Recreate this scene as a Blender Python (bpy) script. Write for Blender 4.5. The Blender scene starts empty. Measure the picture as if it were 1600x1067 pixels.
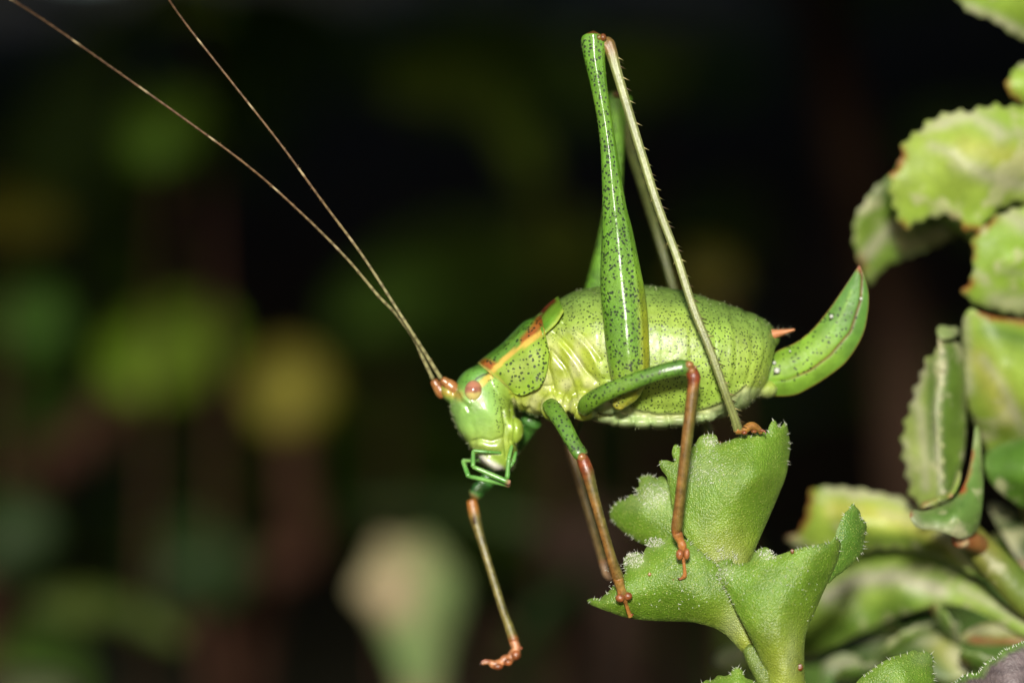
import bpy, math, random
import numpy as np
from mathutils import Vector
from mathutils.geometry import delaunay_2d_cdt

random.seed(7)
rng = np.random.default_rng(11)
scene = bpy.context.scene
C = scene.collection
R = math.radians
scene.unit_settings.system = 'METRIC'
scene.unit_settings.scale_length = 0.003          # one unit is three millimetres: a macro scene
EM = bpy.data.objects.new

# ---------------------------------------------------------------- camera, sky, sun, exposure
D = 70.0
cam_d = bpy.data.cameras.new('camera')
cam_d.sensor_width = 36.0
cam_d.lens = 36.0 * D / 16.0
cam_d.clip_start = 1.0
cam_d.clip_end = 5000.0
cam = EM('camera', cam_d)
cam.location = (0, -D, 0)
cam.rotation_euler = (R(90), 0, 0)
C.objects.link(cam)
scene.camera = cam
cam_d.dof.use_dof = True
cam_d.dof.focus_distance = D - 1.0
cam_d.dof.aperture_fstop = 0.158 / 3.0

SUN_EL, SUN_AZ = 16.0, 3.0                         # light comes from behind the camera, a little from the left
world = bpy.data.worlds.new("World")
scene.world = world
world.use_nodes = True
wn = world.node_tree
sky = wn.nodes.new('ShaderNodeTexSky')
sky.sky_type = 'NISHITA'
sky.sun_disc = False
sky.sun_elevation = R(SUN_EL)
sky.sun_rotation = R(180 + SUN_AZ)
bgn = wn.nodes['Background']
wn.links.new(sky.outputs[0], bgn.inputs[0])
bgn.inputs[1].default_value = 0.062
sl = bpy.data.lights.new('sun', 'SUN')
sl.energy = 3.9
sl.angle = R(6.0)
sl.color = (1.0, 0.955, 0.88)
sun = EM('sun', sl)
sd = Vector((math.sin(R(SUN_AZ)) * math.cos(R(SUN_EL)), math.cos(R(SUN_AZ)) * math.cos(R(SUN_EL)), -math.sin(R(SUN_EL))))
sun.rotation_euler = sd.to_track_quat('-Z', 'Y').to_euler()
sun.location = (-6, -40, 26)
C.objects.link(sun)
vs = scene.view_settings
vs.view_transform = 'Standard'
vs.look = 'None'
vs.gamma = 1.0
vs.use_curve_mapping = False
vs.exposure = 1.15
scene.cycles.max_bounces = 6
scene.cycles.diffuse_bounces = 3
scene.cycles.glossy_bounces = 2
scene.cycles.transmission_bounces = 3
scene.cycles.sample_clamp_indirect = 4.0
KA = 0.42                                          # photo tone -> base colour

# ---------------------------------------------------------------- helpers
def P(px, py, y):
    """a point of the place: seen at (px, py) of a 1600 px wide picture, y units behind the insect's mid plane"""
    s = (D + y) / 100.0 / D
    return np.stack([(np.asarray(px, float) - 800) * s, np.asarray(y, float) + 0 * np.asarray(px, float),
                     (533.5 - np.asarray(py, float)) * s], -1)

def unP(v):
    s = (D + v[:, 1]) / 100.0 / D
    return 800 + v[:, 0] / s, 533.5 - v[:, 2] / s

def srgb(r, g, b, k=KA):
    c = np.array([r, g, b], float) / 255.0
    return np.where(c <= 0.04045, c / 12.92, ((c + 0.055) / 1.055) ** 2.4) * k

def sstep(a, b, x):
    t = np.clip((np.asarray(x, float) - a) / (b - a), 0, 1)
    return t * t * (3 - 2 * t)

def mixc(a, b, t):
    t = np.asarray(t)[..., None]
    return a * (1 - t) + b * t

def dpoly(px, py, poly):
    """distance in px to a polyline"""
    poly = np.asarray(poly, float)
    d = np.full(np.shape(px), 1e9)
    for a, b in zip(poly[:-1], poly[1:]):
        ab = b - a
        t = np.clip(((px - a[0]) * ab[0] + (py - a[1]) * ab[1]) / (ab @ ab + 1e-9), 0, 1)
        d = np.minimum(d, np.hypot(px - a[0] - t * ab[0], py - a[1] - t * ab[1]))
    return d

def hash3(v, f):
    return np.mod(np.sin((v * f) @ np.array([12.9898, 78.233, 37.719])) * 43758.5453, 1.0)

def vnoise(v, f):
    """smooth value noise, 0..1"""
    p = v * f
    i = np.floor(p)
    u = p - i
    u = u * u * (3 - 2 * u)
    out = 0
    for dx in (0, 1):
        for dy in (0, 1):
            for dz in (0, 1):
                w = (u[:, 0] if dx else 1 - u[:, 0]) * (u[:, 1] if dy else 1 - u[:, 1]) * (u[:, 2] if dz else 1 - u[:, 2])
                out = out + w * hash3(i + np.array([dx, dy, dz]), 1.0)
    return out

def catmull(pts, n=8, closed=False):
    p = np.asarray(pts, float)
    k = len(p)
    out = []
    rngk = range(k) if closed else range(k - 1)
    for i in rngk:
        if closed:
            a, b, c, d = p[i - 1], p[i], p[(i + 1) % k], p[(i + 2) % k]
        else:
            a, b, c, d = p[max(i - 1, 0)], p[i], p[i + 1], p[min(i + 2, k - 1)]
        for j in range(n):
            t = j / n
            out.append(0.5 * ((2 * b) + (-a + c) * t + (2 * a - 5 * b + 4 * c - d) * t * t + (-a + 3 * b - 3 * c + d) * t ** 3))
    if not closed:
        out.append(p[-1])
    return np.array(out)

class MB:
    """collects shapes, then becomes ONE mesh object"""
    def __init__(s):
        s.v, s.f, s.c, s.d, s.n = [], [], [], [], 0
    def add(s, v, f, col, dot=0.0):
        v = np.asarray(v, float)
        s.v.append(v)
        s.f += [tuple(int(i) + s.n for i in q) for q in f]
        col = np.asarray(col, float)
        s.c.append(np.broadcast_to(col, (len(v), 3)) if col.ndim == 1 else col)
        s.d.append(np.broadcast_to(np.asarray(dot, float), (len(v),)))
        s.n += len(v)
    def build(s, name, mat, parent=None, smooth=True):
        me = bpy.data.meshes.new(name)
        v = np.concatenate(s.v)
        if parent is not None:
            v = v - np.array(world_loc(parent))
        me.from_pydata(v.tolist(), [], s.f)
        set_attrs(me, np.concatenate(s.c), np.concatenate(s.d))
        if smooth:
            me.polygons.foreach_set('use_smooth', [True] * len(me.polygons))
        me.materials.append(mat)
        o = EM(name, me)
        C.objects.link(o)
        if parent is not None:
            o.parent = parent
        return o

def set_attrs(me, col, dot, wet=None):
    n = len(me.vertices)
    a = me.attributes.new('col', 'FLOAT_COLOR', 'POINT')
    c4 = np.ones((n, 4), np.float32)
    c4[:, :3] = np.clip(col, 0.002, 1)
    a.data.foreach_set('color', c4.ravel())
    b = me.attributes.new('dot', 'FLOAT', 'POINT')
    b.data.foreach_set('value', np.asarray(dot, np.float32).ravel())
    if wet is not None:
        w = me.attributes.new('wet', 'FLOAT', 'POINT')
        w.data.foreach_set('value', np.asarray(wet, np.float32).ravel())
    me.update()

def world_loc(o):
    l = Vector((0, 0, 0))
    while o is not None:
        l = l + o.location
        o = o.parent
    return l

def empty(name, loc, label=None, cat=None, group=None):
    o = EM(name, None)
    o.location = loc
    o.empty_display_size = 0.3
    C.objects.link(o)
    tag(o, label, cat, group)
    return o

def tag(o, label=None, cat=None, group=None, kind=None):
    for k, v in (('label', label), ('category', cat), ('group', group), ('kind', kind)):
        if v:
            o[k] = v
    return o

def frames(p):
    t = np.gradient(p, axis=0)
    t /= np.linalg.norm(t, axis=1)[:, None] + 1e-12
    ref = np.array([0, 1.0, 0])
    n1 = np.cross(t, ref)
    bad = np.linalg.norm(n1, axis=1) < 0.15
    n1[bad] = np.cross(t[bad], np.array([1.0, 0, 0]))
    n1 /= np.linalg.norm(n1, axis=1)[:, None] + 1e-12
    for i in range(1, len(n1)):
        if n1[i] @ n1[i - 1] < 0:
            n1[i] *= -1
    n2 = np.cross(n1, t)
    return t, n1, n2

def tube(mb, pts, ra, rb=None, col=None, dot=0.0, sides=16, sq=2.0, prof=None, cap=True):
    """swept tube; ra = half width across the picture plane, rb = half depth; sq>2 squares it; prof(theta)->radius factor"""
    p = np.asarray(pts, float)
    n = len(p)
    ra = np.broadcast_to(np.asarray(ra, float), (n,))
    rb = ra if rb is None else np.broadcast_to(np.asarray(rb, float), (n,))
    t, n1, n2 = frames(p)
    th = np.linspace(0, 2 * math.pi, sides, endpoint=False)
    cs, sn = np.cos(th), np.sin(th)
    k = (np.abs(cs) ** sq + np.abs(sn) ** sq) ** (-1 / sq)
    if prof is not None:
        k = k * prof(th)
    V = p[:, None, :] + (n1[:, None, :] * (ra[:, None] * cs * k)[..., None]) + (n2[:, None, :] * (rb[:, None] * sn * k)[..., None])
    V = V.reshape(-1, 3)
    F = []
    for i in range(n - 1):
        for j in range(sides):
            a, b = i * sides + j, i * sides + (j + 1) % sides
            F.append((a, b, b + sides, a + sides))
    if cap:
        V = np.concatenate([V, p[:1] - t[:1] * ra[0] * 0.5, p[-1:] + t[-1:] * ra[-1] * 0.5])
        a0, a1 = len(V) - 2, len(V) - 1
        for j in range(sides):
            F.append((a0, (j + 1) % sides, j))
            F.append((a1, (n - 1) * sides + j, (n - 1) * sides + (j + 1) % sides))
    if callable(col):
        s = np.repeat(np.linspace(0, 1, n), sides)
        if cap:
            s = np.concatenate([s, [0, 1]])
        cc = col(V, s)
    else:
        cc = col
    dd = dot
    if callable(dot):
        s = np.repeat(np.linspace(0, 1, n), sides)
        if cap:
            s = np.concatenate([s, [0, 1]])
        dd = dot(V, s)
    mb.add(V, F, cc, dd)
    return p, n1, n2, t

def ball(mb, c, r, col, dot=0.0, ax=None, n=14, m=9):
    c = np.asarray(c, float)
    r = np.broadcast_to(np.asarray(r, float), (3,))
    V, F = [], []
    for i in range(m + 1):
        a = math.pi * i / m
        for j in range(n):
            b = 2 * math.pi * j / n
            V.append((math.sin(a) * math.cos(b), math.sin(a) * math.sin(b), math.cos(a)))
    V = np.array(V) * r
    if ax is not None:
        q = Vector((0, 0, 1)).rotation_difference(Vector(ax)).to_matrix()
        V = V @ np.array(q).T
    for i in range(m):
        for j in range(n):
            F.append((i * n + j, (i + 1) * n + j, (i + 1) * n + (j + 1) % n, i * n + (j + 1) % n))
    V = V + c
    mb.add(V, F, col(V) if callable(col) else col, dot)

def spikes(mb, base, dirs, length, rad, col):
    """small tapering hairs or spines"""
    base = np.asarray(base, float)
    dirs = np.asarray(dirs, float)
    dirs = dirs / (np.linalg.norm(dirs, axis=1)[:, None] + 1e-9)
    n = len(base)
    length = np.broadcast_to(np.asarray(length, float), (n,))
    rad = np.broadcast_to(np.asarray(rad, float), (n,))
    u = np.cross(dirs, np.array([0.31, 0.9, 0.17]))
    u /= np.linalg.norm(u, axis=1)[:, None] + 1e-9
    w = np.cross(dirs, u)
    V = np.zeros((n, 5, 3))
    for k in range(4):
        a = k * math.pi / 2
        V[:, k] = base - dirs * rad[:, None] + (u * math.cos(a) + w * math.sin(a)) * rad[:, None]
    V[:, 4] = base + dirs * length[:, None]
    F = []
    for i in range(n):
        o = i * 5
        F += [(o, o + 1, o + 4), (o + 1, o + 2, o + 4), (o + 2, o + 3, o + 4), (o + 3, o, o + 4)]
    col = np.asarray(col, float)
    if col.ndim == 2:
        col = np.repeat(col, 5, axis=0)
    mb.add(V.reshape(-1, 3), F, col)

# ---------------------------------------------------------------- materials
def newmat(name):
    m = bpy.data.materials.new(name)
    m.use_nodes = True
    nt = m.node_tree
    b = nt.nodes['Principled BSDF']
    return m, nt, b

def N(nt, typ, **kw):
    n = nt.nodes.new(typ)
    for k, v in kw.items():
        if k in n.inputs:
            n.inputs[k].default_value = v
        else:
            setattr(n, k, v)
    return n

def math_node(nt, op, a, b=None):
    n = nt.nodes.new('ShaderNodeMath')
    n.operation = op
    for i, x in enumerate((a, b)):
        if x is None:
            continue
        if isinstance(x, (int, float)):
            n.inputs[i].default_value = x
        else:
            nt.links.new(x, n.inputs[i])
    return n.outputs[0]

def insect_mat(name, rough=0.33, dots=True, bump=0.25, bscale=14.0, sss=0.12, dotcol=(0.006, 0.012, 0.004), coat=0.0, spec=0.36, var=0.3, dscale=17.0, dmix=.95, crough=.16, bdist=.03, nsc=3.2):
    m, nt, b = newmat(name)
    L = nt.links.new
    at = N(nt, 'ShaderNodeAttribute', attribute_name='col')
    tc = N(nt, 'ShaderNodeTexCoord')
    no = N(nt, 'ShaderNodeTexNoise', Scale=nsc, Detail=4.0, Roughness=0.6)
    L(tc.outputs['Object'], no.inputs['Vector'])
    mr = N(nt, 'ShaderNodeMapRange')
    L(no.outputs['Fac'], mr.inputs[0])
    mr.inputs[1].default_value = 0.3
    mr.inputs[2].default_value = 0.7
    mr.inputs[3].default_value = 1 - var
    mr.inputs[4].default_value = 1 + var * 0.6
    mul = N(nt, 'ShaderNodeMix', data_type='RGBA', blend_type='MULTIPLY')
    mul.inputs[0].default_value = 1.0
    L(at.outputs['Color'], mul.inputs[6])
    L(mr.outputs[0], mul.inputs[7])
    col = mul.outputs[2]
    if dots:
        wob = N(nt, 'ShaderNodeTexNoise', Scale=9.0, Detail=1.0)
        L(tc.outputs['Object'], wob.inputs['Vector'])
        mx = N(nt, 'ShaderNodeMix', data_type='VECTOR')
        mx.inputs[0].default_value = 0.06
        L(tc.outputs['Object'], mx.inputs[4])
        L(wob.outputs['Color'], mx.inputs[5])
        vo = N(nt, 'ShaderNodeTexVoronoi', Scale=dscale, Randomness=0.9)
        L(mx.outputs[1], vo.inputs['Vector'])
        da = N(nt, 'ShaderNodeAttribute', attribute_name='dot')
        r = math_node(nt, 'MULTIPLY', da.outputs['Fac'], 0.37)
        df = math_node(nt, 'SUBTRACT', r, vo.outputs['Distance'])
        k = math_node(nt, 'MULTIPLY', df, 9.0)
        kc = N(nt, 'ShaderNodeClamp')
        L(k, kc.inputs[0])
        kk = math_node(nt, 'MULTIPLY', kc.outputs[0], dmix)
        md = N(nt, 'ShaderNodeMix', data_type='RGBA')
        L(kk, md.inputs[0])
        L(col, md.inputs[6])
        md.inputs[7].default_value = (*dotcol, 1)
        col = md.outputs[2]
    L(col, b.inputs['Base Color'])
    b.inputs['Roughness'].default_value = rough
    b.inputs['Specular IOR Level'].default_value = spec
    b.inputs['Subsurface Weight'].default_value = sss
    b.inputs['Subsurface Radius'].default_value = (0.5, 0.6, 0.15)
    b.inputs['Subsurface Scale'].default_value = 0.22
    b.inputs['Coat Weight'].default_value = coat
    if coat < 0:
        wa = N(nt, 'ShaderNodeAttribute', attribute_name='wet')
        L(wa.outputs['Fac'], b.inputs['Coat Weight'])
    b.inputs['Coat Roughness'].default_value = crough
    bn = N(nt, 'ShaderNodeTexNoise', Scale=bscale, Detail=5.0, Roughness=0.62)
    L(tc.outputs['Object'], bn.inputs['Vector'])
    bp = N(nt, 'ShaderNodeBump', Strength=bump, Distance=bdist)
    L(bn.outputs['Fac'], bp.inputs['Height'])
    L(bp.outputs[0], b.inputs['Normal'])
    cb = N(nt, 'ShaderNodeBump', Strength=bump * .35, Distance=.02)
    L(bn.outputs['Fac'], cb.inputs['Height'])
    L(cb.outputs[0], b.inputs['Coat Normal'])
    rr = N(nt, 'ShaderNodeMapRange')
    L(bn.outputs['Fac'], rr.inputs[0])
    rr.inputs[1].default_value = 0.3
    rr.inputs[2].default_value = 0.7
    rr.inputs[3].default_value = rough * 0.8
    rr.inputs[4].default_value = rough * 1.3
    L(rr.outputs[0], b.inputs['Roughness'])
    return m

M_body = insect_mat('bush_cricket_skin', 0.36, sss=0.12, bump=0.25, coat=-1, dscale=23.0, dmix=.84, dotcol=(.010, .016, .005))
M_plate = insect_mat('pronotum_shell', 0.32, sss=0.06, bump=0.25, dscale=17.0, coat=.15, dmix=.9)
M_femur = insect_mat('leg_cuticle_green', 0.4, sss=0.04, bump=0.5, bscale=30, dscale=17.5, spec=0.22, coat=.42, crough=.2, bdist=.06)
M_shank = insect_mat('leg_cuticle_brown', 0.3, sss=0.05, bump=0.35, bscale=28, dscale=20.0, var=.6, coat=.08, nsc=7.0)
M_silver = insect_mat('leg_cuticle_silvery', 0.3, sss=0.05, bump=0.55, bscale=40, dots=False, spec=.6, coat=.22, crough=.26)
M_blade = insect_mat('ovipositor_blade', 0.5, sss=0.06, bump=0.15, dscale=15.0, spec=0.22)
M_anten = insect_mat('antenna_cuticle', 0.4, sss=0.0, dots=False, bump=0.2, bscale=30)
M_hair = insect_mat('fine_hair', 0.4, sss=0.0, dots=False, bump=0.0)
M_palp = insect_mat('palp_cuticle', 0.25, sss=0.15, dots=False, bump=0.1)
M_eye = insect_mat('eye_surface', 0.12, sss=0.05, dots=False, bump=0.05, var=0.12, bscale=40, coat=0.4)

def leaf_mat(name, bump=0.5, bscale=26.0, sparkle=True, rough=0.42, transl=0.22, var=0.3, nscale=1.6, blot=None, spec=0.5, cells=22.0):
    m, nt, b = newmat(name)
    L = nt.links.new
    at = N(nt, 'ShaderNodeAttribute', attribute_name='col')
    tc = N(nt, 'ShaderNodeTexCoord')
    no = N(nt, 'ShaderNodeTexNoise', Scale=nscale, Detail=6.0, Roughness=0.65)
    L(tc.outputs['Object'], no.inputs['Vector'])
    mr = N(nt, 'ShaderNodeMapRange')
    L(no.outputs['Fac'], mr.inputs[0])
    for i, x in enumerate((0.3, 0.7, 1 - var, 1 + var)):
        mr.inputs[i + 1].default_value = x
    mul = N(nt, 'ShaderNodeMix', data_type='RGBA', blend_type='MULTIPLY')
    mul.inputs[0].default_value = 1.0
    L(at.outputs['Color'], mul.inputs[6])
    L(mr.outputs[0], mul.inputs[7])
    col = mul.outputs[2]
    bp = N(nt, 'ShaderNodeBump', Strength=bump, Distance=0.03)
    if sparkle:
        vo = N(nt, 'ShaderNodeTexVoronoi', Scale=cells, Randomness=1.0)
        L(tc.outputs['Object'], vo.inputs['Vector'])
        # pale cell spots of the leaf skin
        k = N(nt, 'ShaderNodeMapRange')
        L(vo.outputs['Distance'], k.inputs[0])
        for i, x in enumerate((0.12, 0.36, 1.0, 0.0)):
            k.inputs[i + 1].default_value = x
        gate = N(nt, 'ShaderNodeSeparateColor')
        L(vo.outputs['Color'], gate.inputs[0])
        g2 = math_node(nt, 'GREATER_THAN', gate.outputs[0], 0.5)
        kk = math_node(nt, 'MULTIPLY', k.outputs[0], g2)
        kk = math_node(nt, 'MULTIPLY', kk, 0.8)
        mm = N(nt, 'ShaderNodeMix', data_type='RGBA')
        L(kk, mm.inputs[0])
        L(col, mm.inputs[6])
        mm.inputs[7].default_value = (0.32, 0.36, 0.09, 1)
        col = mm.outputs[2]
        ns = N(nt, 'ShaderNodeTexNoise', Scale=60.0, Detail=2.0)
        L(tc.outputs['Object'], ns.inputs['Vector'])
        hh = math_node(nt, 'ADD', math_node(nt, 'MULTIPLY', vo.outputs['Distance'], -0.8), ns.outputs['Fac'])
        L(hh, bp.inputs['Height'])
    else:
        bn = N(nt, 'ShaderNodeTexNoise', Scale=bscale, Detail=4.0)
        L(tc.outputs['Object'], bn.inputs['Vector'])
        L(bn.outputs['Fac'], bp.inputs['Height'])
    if blot is not None:
        bt = N(nt, 'ShaderNodeTexNoise', Scale=blot[0], Detail=3.0, Roughness=0.55)
        L(tc.outputs['Object'], bt.inputs['Vector'])
        k = N(nt, 'ShaderNodeMapRange')
        L(bt.outputs['Fac'], k.inputs[0])
        for i, x in enumerate((blot[1], blot[1] + 0.08, 0.0, blot[3])):
            k.inputs[i + 1].default_value = x
        mm = N(nt, 'ShaderNodeMix', data_type='RGBA')
        L(k.outputs[0], mm.inputs[0])
        L(col, mm.inputs[6])
        mm.inputs[7].default_value = (*blot[2], 1)
        col = mm.outputs[2]
    L(col, b.inputs['Base Color'])
    L(bp.outputs[0], b.inputs['Normal'])
    b.inputs['Roughness'].default_value = rough
    b.inputs['Specular IOR Level'].default_value = spec
    tr = N(nt, 'ShaderNodeBsdfTranslucent')
    L(col, tr.inputs[0])
    ms = N(nt, 'ShaderNodeMixShader')
    ms.inputs[0].default_value = transl
    L(b.outputs[0], ms.inputs[1])
    L(tr.outputs[0], ms.inputs[2])
    out = [n for n in nt.nodes if n.type == 'OUTPUT_MATERIAL'][0]
    L(ms.outputs[0], out.inputs[0])
    return m

M_sprig = leaf_mat('succulent_leaf_skin', bump=0.5, cells=33.0, transl=0.15, rough=0.36)
M_varieg = leaf_mat('variegated_leaf_skin', sparkle=False, bump=0.5, bscale=9.0, rough=0.5, transl=0.2,
                    blot=(1.7, 0.57, tuple(srgb(222, 222, 170)), 0.6), nscale=1.1, spec=.35)
M_dull = leaf_mat('shaded_leaf_skin', sparkle=False, bump=0.3, bscale=2.0, rough=0.6, transl=0.2, nscale=0.5, spec=0.1)
M_purple = leaf_mat('purple_leaf_skin', sparkle=False, bump=0.7, bscale=16.0, rough=0.55, transl=0.05, nscale=4.0)
M_twig = leaf_mat('twig_bark', sparkle=False, bump=0.6, bscale=3.0, rough=0.8, transl=0.0, nscale=0.8, spec=0.05)
M_soil = leaf_mat('soil', sparkle=False, bump=0.8, bscale=0.8, rough=0.95, transl=0.0, nscale=0.2, spec=0.1)

# ---------------------------------------------------------------- the setting: ground, and unseen leaves added overhead for shade
def build_ground():
    xs = np.concatenate([-np.geomspace(60, 1500, 12)[::-1], np.linspace(-50, 50, 41), np.geomspace(60, 1500, 12)])
    ys = np.concatenate([-np.geomspace(90, 1500, 12)[::-1], np.linspace(-80, 150, 81), np.geomspace(165, 1500, 10)])
    X, Y = np.meshgrid(xs, ys)
    V = np.stack([X.ravel(), Y.ravel(), 0 * X.ravel()], -1)
    bank = sstep(55, 135, V[:, 1]) * 46 * (0.8 + 0.4 * vnoise(V, 0.03))
    V[:, 2] = -24 + bank + (vnoise(V, 0.12) - 0.5) * 2.4 + (vnoise(V, 0.4) - 0.5) * 1.0
    nx = len(xs)
    F = []
    for j in range(len(ys) - 1):
        for i in range(nx - 1):
            a = j * nx + i
            F.append((a, a + 1, a + nx + 1, a + nx))
    mb = MB()
    col = mixc(np.array([0.018, 0.012, 0.008]), np.array([0.007, 0.009, 0.004]), vnoise(V, 0.07))
    mb.add(V, F, col)
    o = mb.build('ground', M_soil)
    tag(o, kind='structure')
build_ground()

def leaf_cloud(n, box, size, colA, colB, seed):
    """many separate folded leaves through a volume, as one mesh"""
    r = np.random.default_rng(seed)
    c = np.stack([r.uniform(*box[0], n), r.uniform(*box[1], n), r.uniform(0, 1, n)], -1)
    lo, hi = box[2]
    c[:, 2] = lo(c) + c[:, 2] * (hi(c) - lo(c))
    t = np.linspace(-1, 1, 7)
    w = np.cos(t * math.pi / 2) ** 0.75 * 0.42
    prof = []
    for ti, wi in zip(t, w):
        prof += [(ti, -wi, 0.10 * wi / 0.42 - 0.18 * ti * ti), (ti, 0, -0.18 * ti * ti), (ti, wi, 0.10 * wi / 0.42 - 0.18 * ti * ti)]
    prof = np.array(prof)
    a = r.normal(size=(n, 3)); a[:, 2] *= 0.5
    a /= np.linalg.norm(a, axis=1)[:, None]
    b = np.cross(a, r.normal(size=(n, 3))); b /= np.linalg.norm(b, axis=1)[:, None]
    cc = np.cross(a, b)
    s = r.uniform(*size, n)
    V = c[:, None, :] + s[:, None, None] * (prof[None, :, 0, None] * a[:, None] + prof[None, :, 1, None] * b[:, None] + prof[None, :, 2, None] * cc[:, None])
    F = []
    for i in range(n):
        o = i * 21
        for k in range(6):
            for q in (0, 1):
                F.append((o + k * 3 + q, o + k * 3 + q + 1, o + k * 3 + q + 4, o + k * 3 + q + 3))
    mb = MB()
    col = np.repeat(mixc(colA, colB, r.uniform(0, 1, n)), 21, axis=0)
    mb.add(V.reshape(-1, 3), F, col)
    return mb

zlow = lambda c: 0.0765 * (70 + c[:, 1]) + 3.3
mb = leaf_cloud(13000, ((-60, 60), (4.5, 100), (zlow, lambda c: zlow(c) + 5 + 0.14 * c[:, 1])), (1.3, 2.4), srgb(45, 70, 22), srgb(70, 95, 30), 3)  # leaf roof above the view, added to keep sun off the background
tag(mb.build('added_shade_foliage', M_dull), kind='stuff')
mb = leaf_cloud(420, ((-60, 60), (52, 95), (lambda c: -22 + 0 * c[:, 0], lambda c: 22 + 0 * c[:, 0])), (2.5, 5.0), srgb(78, 116, 40), srgb(104, 140, 52), 5)
tag(mb.build('hedge_interior', M_dull), kind='stuff')

# ---------------------------------------------------------------- leaf builder
def tps(ctrl):
    c = np.array([(x, y) for x, y, z in ctrl], float) / 100
    z = np.array([q[2] for q in ctrl], float)
    n = len(c)
    if n < 3:
        return lambda x, y: np.full(np.shape(x), z.mean())
    def U(r2):
        return 0.5 * r2 * np.log(r2 + 1e-9)
    K = U(((c[:, None] - c[None]) ** 2).sum(-1)) + 1e-3 * np.eye(n)
    Pm = np.c_[np.ones(n), c]
    A = np.block([[K, Pm], [Pm.T, np.zeros((3, 3))]])
    w = np.linalg.lstsq(A, np.r_[z, 0, 0, 0], rcond=None)[0]
    def f(x, y):
        q = np.stack([np.asarray(x, float).ravel(), np.asarray(y, float).ravel()], -1) / 100
        u = U(((q[:, None] - c[None]) ** 2).sum(-1))
        return (u @ w[:n] + w[n] + q @ w[n + 1:]).reshape(np.shape(x))
    return f

def inside(px, py, poly):
    r = np.zeros(len(px), bool)
    j = len(poly) - 1
    for i in range(len(poly)):
        xi, yi = poly[i]
        xj, yj = poly[j]
        cnd = ((yi > py) != (yj > py)) & (px < (xj - xi) * (py - yi) / (yj - yi + 1e-12) + xi)
        r ^= cnd
        j = i
    return r

def leaf(name, outline, ctrl, mat, parent, col, thick=0.06, h=7.0, step=5.0, teeth=None, smooth_n=6, wrinkle=0.02, tag_label=None):
    """a leaf blade: outline seen from the camera side, bent in depth by ctrl points (px, py, depth), with real thickness"""
    f = tps(ctrl)
    b = catmull(outline, smooth_n, closed=True)
    # resample evenly
    seg = np.r_[0, np.cumsum(np.hypot(*(np.roll(b, -1, 0) - b).T))]
    L = seg[-1]
    k = max(12, int(L / step))
    s = np.linspace(0, L, k, endpoint=False)
    bb = np.r_[b, b[:1]]
    B = np.stack([np.interp(s, seg, bb[:, 0]), np.interp(s, seg, bb[:, 1])], -1)
    if teeth:
        amp, per = teeth
        nn = np.roll(B, -1, 0) - np.roll(B, 1, 0)
        nn = np.stack([nn[:, 1], -nn[:, 0]], -1)
        nn /= np.linalg.norm(nn, axis=1)[:, None] + 1e-9
        w = np.abs(np.sin(s / per * math.pi + 0.8 * np.sin(s / per * 0.37)))
        B = B + nn * ((w - 0.6) * amp)[:, None]
    x0, y0 = B.min(0)
    x1, y1 = B.max(0)
    g = []
    row = 0
    yy = y0
    while yy < y1:
        xx = np.arange(x0 + (h / 2 if row % 2 else 0), x1, h)
        g.append(np.stack([xx, np.full_like(xx, yy)], -1))
        yy += h * 0.866
        row += 1
    g = np.concatenate(g)
    g += rng.uniform(-0.12, 0.12, g.shape) * h
    g = g[inside(g[:, 0], g[:, 1], B)]
    dB = dpoly(g[:, 0], g[:, 1], np.r_[B, B[:1]])
    g = g[dB > h * 0.55]
    pts = np.r_[B, g]
    ne = len(B)
    r = delaunay_2d_cdt([Vector(p) for p in pts], [(i, (i + 1) % ne) for i in range(ne)], [], 1, 1e-4)
    q = np.array([(v[0], v[1]) for v in r[0]])
    tris = [tuple(t) for t in r[2]]
    edge = dpoly(q[:, 0], q[:, 1], np.r_[B, B[:1]])
    dep = f(q[:, 0], q[:, 1])
    V = P(q[:, 0], q[:, 1], dep)
    V[:, 1] += (vnoise(V, 3.0) - 0.5) * wrinkle * 2 + (vnoise(V, 0.9) - 0.5) * wrinkle * 3
    e = sstep(0, 14, edge)
    front = V.copy()
    front[:, 1] += (1 - e) * thick * 0.35
    back = V.copy()
    back[:, 1] += thick * (0.45 + 0.55 * e)
    n = len(V)
    T = []
    ec = {}
    for t in tris:
        a, b2, c2 = t
        if (q[b2][0] - q[a][0]) * (q[c2][1] - q[a][1]) - (q[b2][1] - q[a][1]) * (q[c2][0] - q[a][0]) > 0:
            t = (a, c2, b2)
        T.append(t)
        for i in range(3):
            ec[(t[i], t[(i + 1) % 3])] = 1
    F = list(T) + [(t[0] + n, t[2] + n, t[1] + n) for t in T]
    for (i, j) in ec:
        if (j, i) not in ec:
            F.append((j, i, i + n, j + n))
    cc = col(q[:, 0], q[:, 1], edge, V)
    mb = MB()
    mb.add(np.r_[front, back], F, np.r_[cc, cc])
    o = mb.build(name, mat, parent)
    if tag_label:
        o['label'] = tag_label
    return o, B, f

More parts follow.
